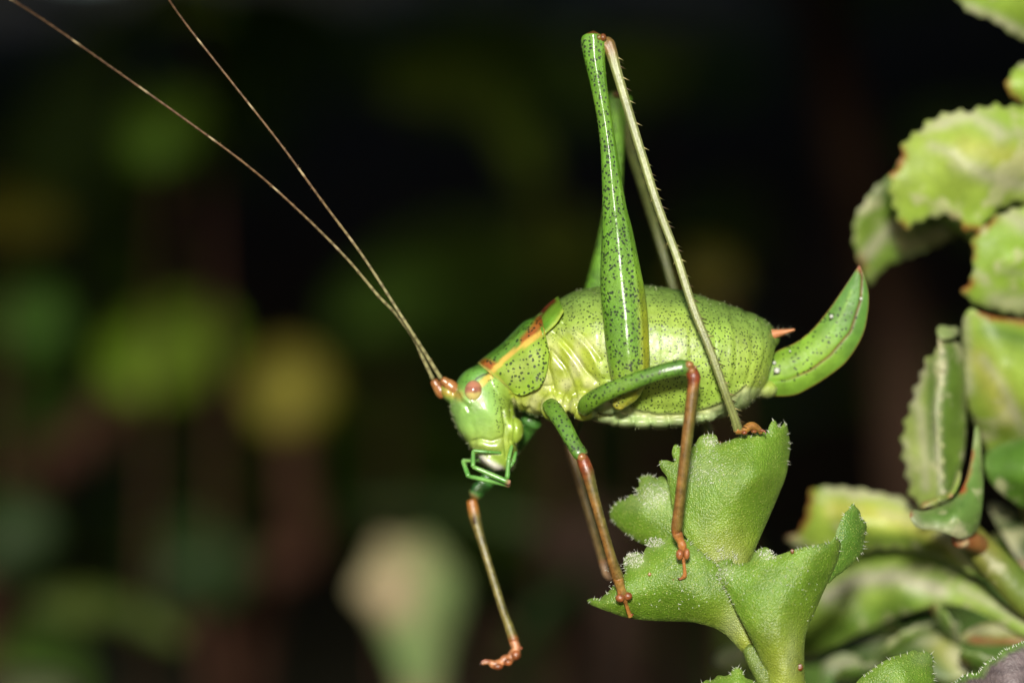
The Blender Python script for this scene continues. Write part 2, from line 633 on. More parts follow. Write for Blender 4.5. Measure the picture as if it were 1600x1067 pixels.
def margin_hairs(B, f, ranges, mb, length=(0.05, 0.1), rad=0.007, dens=1, col=(0.4, 0.42, 0.33), out=1.0, keep=1.0):
    nn = np.roll(B, -1, 0) - np.roll(B, 1, 0)
    nn = np.stack([nn[:, 1], -nn[:, 0]], -1)
    nn /= np.linalg.norm(nn, axis=1)[:, None] + 1e-9
    c = B.mean(0)
    if ((B - c) * nn).sum() < 0:
        nn = -nn
    base, dr = [], []
    for i in range(len(B)):
        ok = any(x0 <= B[i, 0] <= x1 and y0 <= B[i, 1] <= y1 for x0, y0, x1, y1 in ranges)
        if not ok:
            continue
        for _ in range(dens):
            if rng.uniform() > keep:
                continue
            j = rng.uniform(-0.5, 0.5)
            p = B[i] + (B[(i + 1) % len(B)] - B[i]) * j
            pin = p - nn[i] * rng.uniform(0.5, 3.0)
            base.append(P(pin[0], pin[1], f(np.array([pin[0]]), np.array([pin[1]]))[0] + 0.01))
            a = rng.uniform(-0.5, 0.5)
            dx = nn[i, 0] * math.cos(a) - nn[i, 1] * math.sin(a)
            dy = nn[i, 0] * math.sin(a) + nn[i, 1] * math.cos(a)
            dr.append((dx * out, rng.uniform(-0.9, 0.1), -dy * out))
    if base:
        spikes(mb, np.array(base), np.array(dr), rng.uniform(*length, len(base)), rad, np.array(col))

def face_hairs(f, region, n, mb, length=(0.02, 0.05), rad=0.005, col=(0.4, 0.42, 0.33)):
    """short down standing on a patch of blade; region = (cx, cy, rx, ry)"""
    cx, cy, rx, ry = region
    a = rng.uniform(0, 2 * math.pi, n)
    r = np.sqrt(rng.uniform(0, 1, n))
    x, y = cx + rx * r * np.cos(a), cy + ry * r * np.sin(a)
    b = P(x, y, f(x, y) + 0.005)
    d = np.stack([rng.normal(0, 0.5, n), np.full(n, -1.0), rng.normal(0.3, 0.5, n)], -1)
    spikes(mb, b, d, rng.uniform(*length, n), rad, np.array(col))

# ---------------------------------------------------------------- the bush cricket
cricket = empty('bush_cricket', tuple(P(1000, 700, 0.0)), 'speckled green bush cricket with long antennae standing head down on the toothed leaves', 'insect')

def loft(mb, secs, sides=40, sub=5, sq=2.25, y0=0.0):
    """body section list: (top px, top py, bottom px, bottom py, half width)"""
    S = catmull(np.array(secs, float), sub)
    th = np.linspace(0, 2 * math.pi, sides, endpoint=False)
    cs, sn = np.cos(th), np.sin(th)
    k = (np.abs(cs) ** sq + np.abs(sn) ** sq) ** (-1 / sq)
    V = []
    for a, b, c, d, w in S:
        T = P(a, b, y0); B = P(c, d, y0)
        m, h = (T + B) / 2, (T - B) / 2
        V.append(m + h * (cs * k)[:, None] + np.array([0, -1.0, 0]) * (w * sn * k)[:, None])
    n = len(S)
    V = np.concatenate(V + [[V[0].mean(0)], [V[-1].mean(0)]])
    F = []
    for i in range(n - 1):
        for j in range(sides):
            p, q = i * sides + j, i * sides + (j + 1) % sides
            F.append((p, q, q + sides, p + sides))
    for j in range(sides):
        F.append((n * sides, (j + 1) % sides, j))
        F.append((n * sides + 1, (n - 1) * sides + j, (n - 1) * sides + (j + 1) % sides))
    mb.add(V, F, np.array([0.1, 0.2, 0.02]))

bmb = MB()
trunk = [(752, 583, 796, 634, .42), (782, 549, 822, 647, .56), (819, 511, 852, 651, .66), (850, 484, 880, 652, .76), (893, 457, 905, 652, .86),
         (925, 449, 925, 650, .94), (960, 446, 958, 659, 1.0), (1004, 445, 1000, 669, 1.05), (1056, 452, 1040, 671, 1.06), (1095, 462, 1085, 662, 1.02),
         (1135, 475, 1118, 655, .95), (1169, 487, 1146, 647, .85), (1195, 499, 1168, 634, .72), (1208, 512, 1183, 620, .56), (1213, 530, 1193, 610, .4)]
loft(bmb, trunk)
head = [(737, 574, 757, 566, .14), (724, 582, 773, 572, .38), (712, 600, 781, 592, .47), (705, 622, 790, 612, .53), (703, 640, 800, 634, .54), (709, 656, 806, 652, .52),
        (716, 674, 809, 668, .49), (727, 688, 809, 688, .45), (737, 704, 808, 708, .4), (746, 716, 805, 722, .33), (757, 727, 800, 731, .25), (768, 734, 794, 736, .14)]
loft(bmb, head, sq=2.4)
# brow between the antennae, cheek lobe, coxae, tail plates
ball(bmb, P(702, 614, -0.05), (.19, .26, .13), np.zeros(3) + .1, ax=(0.75, 0, 0.6))
ball(bmb, P(806, 672, -0.3), (.13, .17, .2), np.zeros(3) + .1)
ball(bmb, P(866, 636, -0.62), (.22, .2, .24), np.zeros(3) + .1)
ball(bmb, P(912, 636, -0.72), (.24, .22, .22), np.zeros(3) + .1)
ball(bmb, P(950, 622, -0.85), (.28, .26, .26), np.zeros(3) + .1)
ball(bmb, P(866, 636, 0.6), (.22, .2, .24), np.zeros(3) + .1)
ball(bmb, P(912, 636, 0.7), (.24, .22, .22), np.zeros(3) + .1)
ball(bmb, P(950, 622, 0.85), (.28, .26, .26), np.zeros(3) + .1)
ball(bmb, P(1196, 607, 0), (.2, .32, .16), np.zeros(3) + .1)
ball(bmb, P(1209, 528, 0), (.1, .35, .14), np.zeros(3) + .1)
ball(bmb, P(766, 721, -0.16), (.10, .25, .22), np.zeros(3) + .1, ax=(.8, 0, -.6))
ball(bmb, P(798, 722, -0.14), (.08, .2, .15), np.zeros(3) + .1)
for i, x in enumerate((952, 976, 1002, 1030, 1060, 1090)):
    ball(bmb, P(x, 649 + (2, 8, 10, 9, 6, 2)[i], -0.40), (.3, .36, .12), np.zeros(3) + .1)
raw = bpy.data.meshes.new('raw_body')
raw.from_pydata(np.concatenate(bmb.v).tolist(), [], bmb.f)
tmp = EM('raw_body', raw)
C.objects.link(tmp)
rm = tmp.modifiers.new('r', 'REMESH'); rm.mode = 'VOXEL'; rm.voxel_size = 0.024
sm = tmp.modifiers.new('s', 'SMOOTH'); sm.factor = 0.5; sm.iterations = 7
dg = bpy.context.evaluated_depsgraph_get()
body_me = bpy.data.meshes.new_from_object(tmp.evaluated_get(dg))
bpy.data.objects.remove(tmp)
bpy.data.meshes.remove(raw)
nv = len(body_me.vertices)
V = np.zeros(nv * 3); body_me.vertices.foreach_get('co', V); V = V.reshape(-1, 3)
NR = np.zeros(nv * 3); body_me.vertices.foreach_get('normal', NR); NR = NR.reshape(-1, 3)
px, py = unP(V)
side = np.abs(V[:, 1])

HEADLINE = [(745, 560), (766, 581), (780, 592), (794, 608), (800, 630), (806, 650), (818, 662), (820, 760)]   # back rim of the head
def headmask():
    # left of the rim polyline
    xr = np.interp(py, [q[1] for q in HEADLINE], [q[0] for q in HEADLINE])
    return (px < xr) & (py > 560)
hm = headmask()
# --- abdominal rings: fold lines across the abdomen
RINGS = [[(938, 446), (934, 520), (940, 600), (950, 640)], [(985, 442), (985, 520), (990, 600), (998, 640)], [(1030, 445), (1034, 520), (1036, 600), (1036, 645)],
         [(1072, 452), (1078, 520), (1078, 590), (1070, 640)], [(1108, 462), (1116, 520), (1116, 580), (1104, 640)], [(1138, 474), (1148, 520), (1148, 580), (1132, 635)],
         [(1163, 483), (1174, 520), (1173, 570), (1156, 625)], [(1184, 491), (1194, 520), (1193, 565), (1174, 612)]]
disp = np.zeros(nv)
for rg in RINGS:
    cpts = catmull(rg, 6)
    xr = np.interp(py, cpts[:, 1], cpts[:, 0])
    d = px - xr
    ok = (px > 930) & (py < 648)
    disp += ok * (-0.012 * np.exp(-(d / 3.0) ** 2) + 0.010 * np.exp(-((d + 7) / 6) ** 2)) * (.3 + .65 * sstep(1060, 1150, px)) * (0.7 + 0.6 * vnoise(V, 1.5))
# --- side fold over the belly plates, sternite gaps, thorax plates, head seams
VFOLD = [(930, 622), (968, 634), (1000, 645), (1030, 650), (1070, 650), (1105, 641), (1135, 628), (1165, 605)]
def groove(poly, depth, width, mask=None):
    global disp
    d = dpoly(px, py, poly)
    w = np.exp(-(d / width) ** 2)
    disp += -depth * w * (1 if mask is None else mask)
bel = (py > 600) & (px > 925)
groove(VFOLD, 0.014, 2.8, bel)
groove([(x, y - 7) for x, y in VFOLD], -0.02, 4.5, bel)
for x in (964, 989, 1016, 1045, 1075, 1103):
    groove([(x - 4, 640), (x, 655), (x + 2, 680)], 0.022, 2.6, bel)
nh = ~hm
for pl, dp, wd in (([(857, 545), (856, 575), (866, 610), (880, 640)], .05, 3.0),
                   ([(866, 520), (890, 545), (915, 580), (935, 600)], .045, 3.5),
                   ([(880, 505), (912, 527), (938, 560)], .035, 3.0),
                   ([(862, 548), (884, 575), (896, 605), (905, 640)], .045, 3.0),
                   ([(874, 535), (900, 568), (914, 600)], -.03, 5),
                   ([(890, 515), (920, 545), (940, 585)], -.03, 6),
                   ([(800, 618), (806, 640), (812, 650)], .04, 2.5), ([(806, 614), (816, 636), (822, 650)], .03, 2.2),
                   ([(826, 640), (834, 618), (848, 604), (862, 604)], .035, 2.5), ([(812, 630), (830, 634), (842, 640)], -.02, 4),
                   ([(893, 652), (899, 636), (907, 622), (925, 612)], .035, 2.6), ([(880, 640), (884, 620), (890, 606)], .025, 2.4)):
    groove(pl, dp, wd, nh * (px < 950))
for pl, dp, wd in (([(738, 690), (752, 686), (768, 690), (785, 684)], .035, 2.4), ([(738, 704), (756, 707), (782, 708)], .03, 2.0),
                   ([(786, 640), (790, 665), (789, 690), (792, 715)], .04, 2.4), ([(797, 610), (799, 640), (800, 665), (797, 690)], .03, 2.2),
                   ([(720, 628), (728, 634), (733, 642)], .03, 2.2),
                   ([(718, 610), (726, 622), (735, 630)], -.03, 2.5), ([(735, 652), (742, 675), (741, 690)], .012, 4),
                   ([(760, 640), (770, 655), (778, 672)], -.018, 9), ([(750, 694), (765, 698), (778, 697)], -.03, 5),
                   ([(803, 655), (808, 670), (806, 690)], -.02, 4)):
    groove(pl, dp, wd, hm)
disp += (vnoise(V, 5.0) - 0.5) * 0.006 + (vnoise(V, 11.0) - 0.5) * 0.005
V2 = V + NR * disp[:, None]
body_me.vertices.foreach_set('co', (V2 - np.array(cricket.location)).ravel())

# --- skin colours, abdomen darker towards its upper edge
Vn = vnoise(V, 2.2); Vn2 = vnoise(V, 6.0)
g_mid = srgb(164, 202, 78); g_top = srgb(132, 166, 76); g_yel = srgb(184, 206, 88); g_pale = srgb(205, 222, 160); g_belly = srgb(184, 216, 134)
col = mixc(g_mid, g_yel, Vn * 0.6)
topd = sstep(0, 60, py - np.interp(px, [880, 940, 1004, 1056, 1095, 1135, 1169, 1210], [460, 447, 445, 452, 462, 475, 487, 512]))
col = mixc(g_top, col, topd)
thx = (px < 955) & nh
th_t = sstep(960, 915, px) * sstep(500, 545, py) * nh
col = mixc(col, mixc(srgb(186, 205, 70), srgb(222, 228, 150), sstep(0.45, 0.75, Vn2 * 0.5 + vnoise(V, 3.3) * 0.5)), th_t)
col = mixc(col, srgb(190, 206, 76), np.exp(-(dpoly(px, py, [(846, 646), (866, 632), (888, 645), (909, 650), (935, 640)]) / 14) ** 2) * nh * 0.7)
blw = sstep(-3, 5, py - np.interp(px, [q[0] for q in VFOLD], [q[1] for q in VFOLD])) * bel
stern = 0.5 + 0.5 * np.cos((px - 950) / 27 * 2 * math.pi)
col = mixc(col, mixc(g_belly, g_pale, stern * 0.45 + 0.5 * Vn2), blw)
col = mixc(col, srgb(222, 224, 160), np.exp(-(dpoly(px, py, VFOLD) / 6) ** 2) * bel * 0.55)
col = mixc(col, srgb(196, 214, 96), sstep(1150, 1205, px) * sstep(560, 600, py) * 0.6)
# head
hc = mixc(srgb(162, 212, 106), srgb(178, 214, 98), sstep(640, 700, py + (px - 750) * 0.3))
hc = mixc(hc, srgb(168, 200, 70), sstep(760, 800, px))
hc = mixc(hc, srgb(108, 172, 60), sstep(612, 585, py + (px - 745) * 0.45) * 0.85)
hc = mixc(hc, srgb(190, 206, 96), np.exp(-(dpoly(px, py, [(740, 694), (765, 698), (788, 690)]) / 10) ** 2) * 0.45)
hc = mixc(hc, srgb(240, 238, 218), np.exp(-(dpoly(px, py, [(752, 716), (766, 724), (781, 733)]) / 6.5) ** 4))
hc = mixc(hc, srgb(226, 220, 190), np.exp(-(dpoly(px, py, [(800, 724), (797, 735)]) / 4.5) ** 4) * 0.9)
hc = mixc(hc, srgb(206, 170, 70), np.exp(-(dpoly(px, py, [(690, 612), (705, 614), (718, 618)]) / 8) ** 2) * 0.85)
hc = mixc(hc, srgb(244, 212, 96), np.exp(-(dpoly(px, py, [(752, 600), (760, 592), (772, 583)]) / 5.2) ** 4) * (side > .15))
hc = mixc(hc, srgb(40, 34, 20), np.exp(-(dpoly(px, py, [(743, 593), (752, 587), (764, 583)]) / 1.5) ** 4) * 0.9 * (side > .1))
col = np.where(hm[:, None], hc, col)
# small dark breathing marks
dot = np.full(nv, 1.0)
dot *= np.where(nh, 1 - blw, 0)
dot *= 1 - 0.45 * th_t
dot *= 1 - sstep(1182, 1200, px) * sstep(575, 600, py) * 0.7
dot *= 1 - 0.6 * sstep(640, 655, py)
hd = np.exp(-(dpoly(px, py, [(770, 600), (778, 620), (783, 645), (784, 668)]) / 12) ** 4) + np.exp(-(dpoly(px, py, [(725, 592), (740, 580), (752, 573)]) / 9) ** 4) * .8
dot = np.where(hm, np.clip(hd, 0, 1) * 1.05, dot)
wet = np.where(hm, .42, .36 * th_t)
set_attrs(body_me, col, dot, wet)
body_me.polygons.foreach_set('use_smooth', [True] * len(body_me.polygons))
body_me.materials.clear(); body_me.materials.append(M_body)
body_me.name = 'body'
body = EM('body', body_me); C.objects.link(body); body.parent = cricket

# --- body down: fine hairs that stand off the outline
hmb = MB()
sel = np.where((V2[:, 1] < 0.5) & (np.abs(NR[:, 1]) < 0.55))[0]
pick = []
for i in rng.permutation(sel):
    x, y = px[i], py[i]
    w = 0.0
    if hm[i] and x < 745 and y > 630: w = .05
    elif hm[i] and y > 655: w = .03
    elif y > 640: w = .022
    elif x > 1150 and y > 590: w = .022
    elif y < 520 and x > 880: w = .006
    if rng.uniform() < w: pick.append(i)
pick = np.array(pick)
spikes(hmb, V2[pick], NR[pick] + rng.normal(0, .35, (len(pick), 3)), rng.uniform(.025, .06, len(pick)), 0.0038, srgb(215, 225, 170))
ho = hmb.build('body_hair', M_hair, body); tag(ho, kind='stuff')

# --- eyes
for s in (-1, 1):
    mb = MB()
    c = P(740, 611, s * 0.45)
    def eyecol(Vv):
        x, y = unP(Vv)
        t = sstep(2, -2, (y - 613) + (x - 740) * 0.05)
        a = mixc(srgb(246, 228, 138), srgb(214, 146, 112), t)
        a = mixc(a, srgb(150, 84, 66), np.exp(-((y - 607) / 3.2) ** 2) * .5)
        r_ = np.hypot(x - 742, y - 611)
        a = mixc(a, srgb(120, 62, 50), np.exp(-(r_ / 3.6) ** 2) * 0.8)
        return mixc(a, srgb(214, 176, 128), sstep(10.5, 15, np.hypot((x - 740), (y - 611) * 0.85)) * 0.8)
    ball(mb, c, (.142, .15, .172), eyecol, n=36, m=24)
    mb.build('eye', M_eye, body)

# --- pronotum: saddle shaped shield over the thorax
def sheet(mb, rows, thick, colf, dotf, nrm_out):
    """rows: array (a, b, 3) of the outer surface; closed with a real thickness"""
    a, b = rows.shape[:2]
    inner = rows - nrm_out * thick
    V = np.concatenate([rows.reshape(-1, 3), inner.reshape(-1, 3)])
    n = a * b
    F = []
    for i in range(a - 1):
        for j in range(b - 1):
            q = (i * b + j, i * b + j + 1, (i + 1) * b + j + 1, (i + 1) * b + j)
            F.append(q); F.append(tuple(x + n for x in q[::-1]))
    for i in range(a - 1):
        for j in (0, b - 1):
            p_, q_ = i * b + j, (i + 1) * b + j
            F.append((p_, q_, q_ + n, p_ + n) if j else (q_, p_, p_ + n, q_ + n))
    for j in range(b - 1):
        for i in (0, a - 1):
            p_, q_ = i * b + j, i * b + j + 1
            F.append((q_, p_, p_ + n, q_ + n) if i else (p_, q_, q_ + n, p_ + n))
    mb.add(V, F, colf(V), dotf(V))

PT = catmull([(746.5, 567), (758, 558), (782, 540), (804, 518), (820, 503), (838, 496), (845, 492)], 8)      # ridge line of the shield
PBm = catmull([(794, 606), (802, 611), (814, 612), (828, 606), (842, 597), (852, 578), (857, 546)], 8)      # lower margin of its side lobe
PW = np.interp(np.linspace(0, 1, len(PT)), [0, .3, .6, 1], [.50, .62, .72, .80])
mb = MB()
rows, nout = [], []
TH = np.linspace(-1, 1, 61)
for i in range(len(PT)):
    T = P(PT[i, 0], PT[i, 1], 0); B = P(PBm[i, 0], PBm[i, 1], 0)
    w = PW[i]
    r = []; nn = []
    for t in TH:
        a = abs(t) * math.pi / 2 * 1.04
        sg = -1 if t < 0 else 1
        k = (abs(math.cos(a)) ** 2.7 + abs(math.sin(a)) ** 2.7) ** (-1 / 2.7)
        u = 1 - math.cos(a) * k
        p = T + (B - T) * u
        p = p + np.array([0, sg * w * math.sin(a) * k, 0])
        # keel: slight shoulder along the yellow line
        nrm = (T - B) / np.linalg.norm(T - B) * math.cos(a) + np.array([0, sg * math.sin(a), 0])
        sh = math.exp(-((abs(t) - 0.40) / 0.07) ** 2) * 0.02 - 0.02 * math.exp(-((abs(t) - 0.78) / 0.12) ** 2)
        rim = 0.018 * math.exp(-((i) / 1.2) ** 2) + 0.012 * math.exp(-((len(PT) - 1 - i) / 1.2) ** 2)
        r.append(p + nrm * (0.010 * sstep(0, 9, i) + .002 + sh * sstep(0, 5, i) + rim * .35)); nn.append(nrm)
    rows.append(r); nout.append(nn)
rows = np.array(rows); nout = np.array(nout)
YL = [(747, 592), (769, 580), (792, 557.5), (809, 545), (829, 532), (849, 517)]
FR = [(746, 567), (766, 580), (780, 591), (795, 607)]
def pcol(Vv):
    x, y = unP(Vv)
    c = mixc(srgb(148, 192, 48), srgb(176, 206, 70), vnoise(Vv, 3.0))
    c = mixc(c, srgb(176, 196, 92), np.exp(-(dpoly(x, y, [(800, 588), (815, 575), (838, 556)]) / 14) ** 2) * .6)
    yl = dpoly(x, y, YL)
    up = (y < np.interp(x, [q[0] for q in YL], [q[1] for q in YL]))
    c = np.where(up[:, None], mixc(srgb(86, 150, 44), srgb(120, 170, 60), vnoise(Vv, 4.0)), c)
    o1 = np.exp(-(dpoly(x, y, [(757, 568), (771, 573)]) / 8.5) ** 4) * up
    o2 = np.exp(-(dpoly(x, y, [(846, 497), (840, 508), (828, 523), (820, 532)]) / 8) ** 4) * up
    c = mixc(c, srgb(184, 86, 34), np.clip(o1 + o2, 0, 1) * (0.75 + .25 * vnoise(Vv, 9.0)))
    wy = np.interp(x, [747, 800, 812, 850], [4.2, 3.8, 3.0, 5.4])
    c = mixc(c, srgb(246, 206, 92), np.exp(-(yl / wy) ** 6))
    c = mixc(c, srgb(206, 206, 100), np.exp(-(dpoly(x, y, FR) / 1.6) ** 2) * .8)
    return c
def pdot(Vv):
    x, y = unP(Vv)
    return 1.1 * (1 - np.exp(-(dpoly(x, y, YL) / 7) ** 6)) * sstep(1, 5, dpoly(x, y, FR))
sheet(mb, rows, 0.025, pcol, pdot, nout)
pron = mb.build('pronotum', M_plate, body)

# --- short wing pads behind the shield
for s in (-1, 1):
    mb = MB()
    T = catmull([(842, 497), (852, 484), (864, 473), (874, 466)], 8)
    B = catmull([(848, 526), (858, 517), (870, 505), (881, 487)], 8)
    rows, nout = [], []
    for i in range(len(T)):
        r, nn = [], []
        for t in np.linspace(0, 1, 16):
            x, y = T[i] * (1 - t) + B[i] * t
            dep = 0.08 + 0.62 * math.sin(t * math.pi / 2) * (1 + 0.12 * i / len(T))
            nrm = np.array([-.55 * (1 - t), s * (0.35 + .65 * t), .75 * (1 - t) + .1])
            nrm /= np.linalg.norm(nrm)
            r.append(P(x, y, s * dep) + nrm * (0.03 + 0.03 * math.sin(t * math.pi) + 0.006 * math.sin(t * 40)))
            nn.append(nrm)
        rows.append(r); nout.append(nn)
    def wcol(Vv):
        x, y = unP(Vv)
        c = mixc(srgb(88, 152, 36), srgb(150, 196, 60), vnoise(Vv, 4.0))
        c = mixc(c, srgb(176, 200, 66), np.exp(-(dpoly(x, y, [(848, 526), (870, 505), (881, 487)]) / 5) ** 2))
        return mixc(c, srgb(120, 52, 28), np.exp(-(dpoly(x, y, [(838, 500), (846, 488), (857, 475), (864, 470)]) / 5) ** 4))
    sheet(mb, np.array(rows), 0.03, wcol, lambda q: np.full(len(q), .35), np.array(nout))
    mb.build('wing_pad', M_plate, body)

# --- antennae: ringed threads with small bristles
def antenna(pts, y, s, r0, sock):
    mb = MB()
    p = catmull(pts, 24)
    n = len(p)
    yy = np.interp(np.linspace(0, 1, n), np.linspace(0, 1, len(y)), y)
    Q = P(p[:, 0], p[:, 1], yy)
    L = np.r_[0, np.cumsum(np.linalg.norm(np.diff(Q, axis=0), axis=1))]
    m = int(L[-1] / 0.05)
    l = np.linspace(0, L[-1], m)
    Q = np.stack([np.interp(l, L, Q[:, k]) for k in range(3)], -1)
    rad = np.interp(l, [0, 1, 4, L[-1]], [r0, r0 * .8, r0 * .6, r0 * .38])
    rad = rad * (1 + .10 * np.sin(l * 2 * math.pi / 0.16))
    def acol(Vv, sv):
        ll = sv * L[-1]
        base = mixc(srgb(176, 172, 116), srgb(128, 98, 64), sstep(0.8, 4.0, ll))
        base = mixc(base, srgb(104, 78, 54), sstep(5, 9, ll))
        band = (np.mod(ll, 1.28) < 0.16) * sstep(1.5, 3, ll)
        base = mixc(base, srgb(206, 186, 140), band * .8)
        dk = (np.mod(ll, 0.16) < 0.045)
        return mixc(base, srgb(60, 40, 26), dk * .6)
    tube(mb, Q, rad, None, acol, sides=8)
    # bristles
    k = np.arange(6, m - 4, 1)
    k = k[rng.uniform(0, 1, len(k)) < .8]
    dr = np.stack([rng.normal(0, 1, len(k)), rng.normal(0, .5, len(k)), rng.normal(0, 1, len(k))], -1)
    spikes(mb, Q[k] + dr / np.linalg.norm(dr, axis=1)[:, None] * rad[k][:, None] * .8, dr, rng.uniform(.02, .045, len(k)), .0035, srgb(170, 140, 90))
    a = mb.build('antenna', M_anten, body)
    # the two thick base joints
    mb = MB()
    j = catmull(sock, 8)
    J = P(j[:, 0], j[:, 1], np.interp(np.linspace(0, 1, len(j)), [0, 1], [y[0] + .02, y[0]]))
    u = np.linspace(0, 1, len(J))
    rr = np.interp(u, [0, .25, .52, .60, .72, .9, 1], [.095, .105, .092, .078, .074, .062, .036])
    tube(mb, J, rr, None, lambda Vv, sv: mixc(srgb(150, 84, 44), srgb(200, 146, 84), vnoise(Vv, 9.0)), sides=14)
    mb.build('antenna_base', M_palp, a)
antenna([(677, 593), (661, 560), (646, 528), (618, 490), (590, 461), (540, 402), (466.5, 329), (388, 260), (281, 181), (169, 102), (79, 39), (17, -1), (-60, -50), (-190, -120)],
        [-.10, -.3, -.6, -1.0, -1.6, -2.4, -3.0], 1, .033, [(694, 618), (688, 609), (681, 600), (677, 593)])
antenna([(689.5, 592), (662, 548), (635, 506), (568, 402), (506, 318), (438, 225), (360, 126), (281, 25), (240, -40), (170, -160)],
        [-.22, -.6, -1.0, -1.4, -2.0], 1, .034, [(713, 611), (704, 603), (696, 597), (689.5, 592)])

# --- mouth feelers
def palp(pts, ys, r, tipcol=None):
    mb = MB()
    for i in range(len(pts) - 1):
        a, b = np.array(pts[i], float), np.array(pts[i + 1], float)
        t = np.linspace(0, 1, 9)
        q = a + (b - a) * t[:, None]
        Q = P(q[:, 0], q[:, 1], ys[i] + (ys[i + 1] - ys[i]) * t)
        rr = r[i] * np.interp(t, [0, .1, .8, 1], [.75, .9, 1.05, 1.1])
        c1, c2 = srgb(92, 172, 66), srgb(150, 206, 108)
        last = i == len(pts) - 2
        tube(mb, Q, rr, None, lambda Vv, sv: mixc(mixc(c1, c2, vnoise(Vv, 6.0)), srgb(216, 160, 130), sstep(.9, 1, sv) * (1 if last and tipcol else 0)), sides=10)
        k = rng.uniform(0.1, .95, 14)
        ang = rng.uniform(0, 6.28, 14)
        dr = np.stack([np.cos(ang), rng.normal(0, .4, 14), np.sin(ang)], -1)
        bs = P(a[0] + (b[0] - a[0]) * k, a[1] + (b[1] - a[1]) * k, ys[i] + (ys[i + 1] - ys[i]) * k) + dr * r[i] * .8
        spikes(mb, bs, dr, .035, .0035, srgb(180, 220, 140))
    mb.build('mouth_palp', M_palp, body)
palp([(783, 707.5), (764, 706), (739.5, 704), (739, 729), (796, 754)], [-.38, -.47, -.47, -.55, -.58], [.022, .026, .034, .041], True)
palp([(756, 718), (738, 720), (723, 719.5), (732, 744), (796, 757.5)], [.05, -.15, -.2, -.32, -.46], [.024, .028, .036, .038], True)
palp([(800, 696), (795, 716), (792.5, 747)], [-.4, -.5, -.5], [.03, .036])
palp([(806, 706), (802, 722), (794, 732)], [-.34, -.40, -.42], [.03, .03])

# --- tail: cercus and the broad curved ovipositor
for s in (-1, 1):
    mb = MB()
    q = catmull([(1203, 523), (1212, 521.5), (1226, 518.5), (1241.5, 515)], 6)
    tube(mb, P(q[:, 0], q[:, 1], s * np.linspace(.28, .42, len(q))), np.interp(np.linspace(0, 1, len(q)), [0, .15, .55, 1], [.095, .088, .052, .008]), None,
         lambda Vv, sv: mixc(srgb(226, 150, 96), srgb(240, 170, 120), vnoise(Vv, 8)), sides=12)
    k = 22
    b = P(rng.uniform(1210, 1236, k), rng.uniform(515, 523, k), np.full(k, s * .36))
    spikes(mb, b, np.stack([rng.normal(.3, .4, k), rng.normal(0, .5, k), rng.normal(0, 1, k)], -1), rng.uniform(.06, .13, k), .003, srgb(150, 150, 120))
    mb.build('cercus', M_blade, body)

OVT = catmull([(1196, 560), (1219, 546), (1245, 534), (1271, 513), (1297, 481), (1324, 442), (1342, 415)], 10)
OVB = catmull([(1172, 614), (1206, 619), (1240, 617.5), (1266, 605.5), (1297, 586), (1324, 563), (1347, 526), (1355.5, 492), (1357, 458), (1350, 432), (1343, 415)], 7)
def resamp(p, n):
    s = np.r_[0, np.cumsum(np.hypot(*np.diff(p, axis=0).T))]
    l = np.linspace(0, s[-1], n)
    return np.stack([np.interp(l, s, p[:, 0]), np.interp(l, s, p[:, 1])], -1)
nO, mO = 90, 40
OVT, OVB = resamp(OVT, nO), resamp(OVB, nO)
MID = [(1180, 597), (1200, 597), (1232, 593), (1266, 578.5), (1297, 555), (1329, 518), (1345, 468), (1347, 434), (1343, 417)]
VEIN = [(1232, 575), (1262, 558), (1290, 530), (1315, 492), (1330, 455)]
def ovi_face(sgn):
    rows = []
    for i in range(nO):
        r = []
        u = i / (nO - 1)
        for j in range(mO):
            t = j / (mO - 1)
            x, y = OVT[i] * (1 - t) + OVB[i] * t
            th_ = 0.16 * (1 - u) + 0.05
            d = th_ * max(0, 1 - abs(2 * t - 1) ** 2.4) * (1 - u ** 6 * .8)
            xx, yy_ = np.array([x]), np.array([y])
            m_ = dpoly(xx, yy_, MID)[0]
            v_ = dpoly(xx, yy_, VEIN)[0]
            d += -0.012 * math.exp(-(m_ / 2.2) ** 2) + 0.004 * math.exp(-(v_ / 3) ** 2)
            r.append(P(x, y, sgn * max(d, 0.006)))
        rows.append(r)
    return np.array(rows)
fr, bk = ovi_face(-1), ovi_face(1)
mb = MB()
Vv = np.concatenate([fr.reshape(-1, 3), bk.reshape(-1, 3)])
F = []
nn_ = nO * mO
for i in range(nO - 1):
    for j in range(mO - 1):
        q = (i * mO + j, (i + 1) * mO + j, (i + 1) * mO + j + 1, i * mO + j + 1)
        F.append(q); F.append(tuple(z + nn_ for z in q[::-1]))
    for j in (0, mO - 1):
        a, b = i * mO + j, (i + 1) * mO + j
        F.append((a, b, b + nn_, a + nn_) if j else (b, a, a + nn_, b + nn_))
x, y = unP(Vv)
tt = np.tile(np.tile(np.linspace(0, 1, mO), nO), 2)
uu = np.tile(np.repeat(np.linspace(0, 1, nO), mO), 2)
oc = mixc(srgb(134, 182, 58), srgb(98, 150, 60), sstep(.3, .75, uu))
oc = mixc(oc, srgb(150, 190, 50), np.exp(-(dpoly(x, y, [(1205, 575), (1245, 565), (1290, 545)]) / 22) ** 2) * .55 * (1 - sstep(.45, .7, uu)))
oc = mixc(oc, srgb(140, 190, 60), np.exp(-(dpoly(x, y, VEIN) / 2.5) ** 2) * .6)
oc = mixc(oc, srgb(120, 76, 40), np.exp(-(dpoly(x, y, MID) / 2.0) ** 2) * sstep(.12, .3, uu) * .9)
edge_ = np.minimum(tt, 1 - tt)
oc = mixc(oc, srgb(150, 84, 50), sstep(.035, .0, edge_) * .85)
oc = mixc(oc, srgb(170, 80, 50), sstep(.93, 1.0, uu) * .9)
oc = mixc(oc, srgb(160, 205, 120), sstep(.12, 0, uu) * .6)
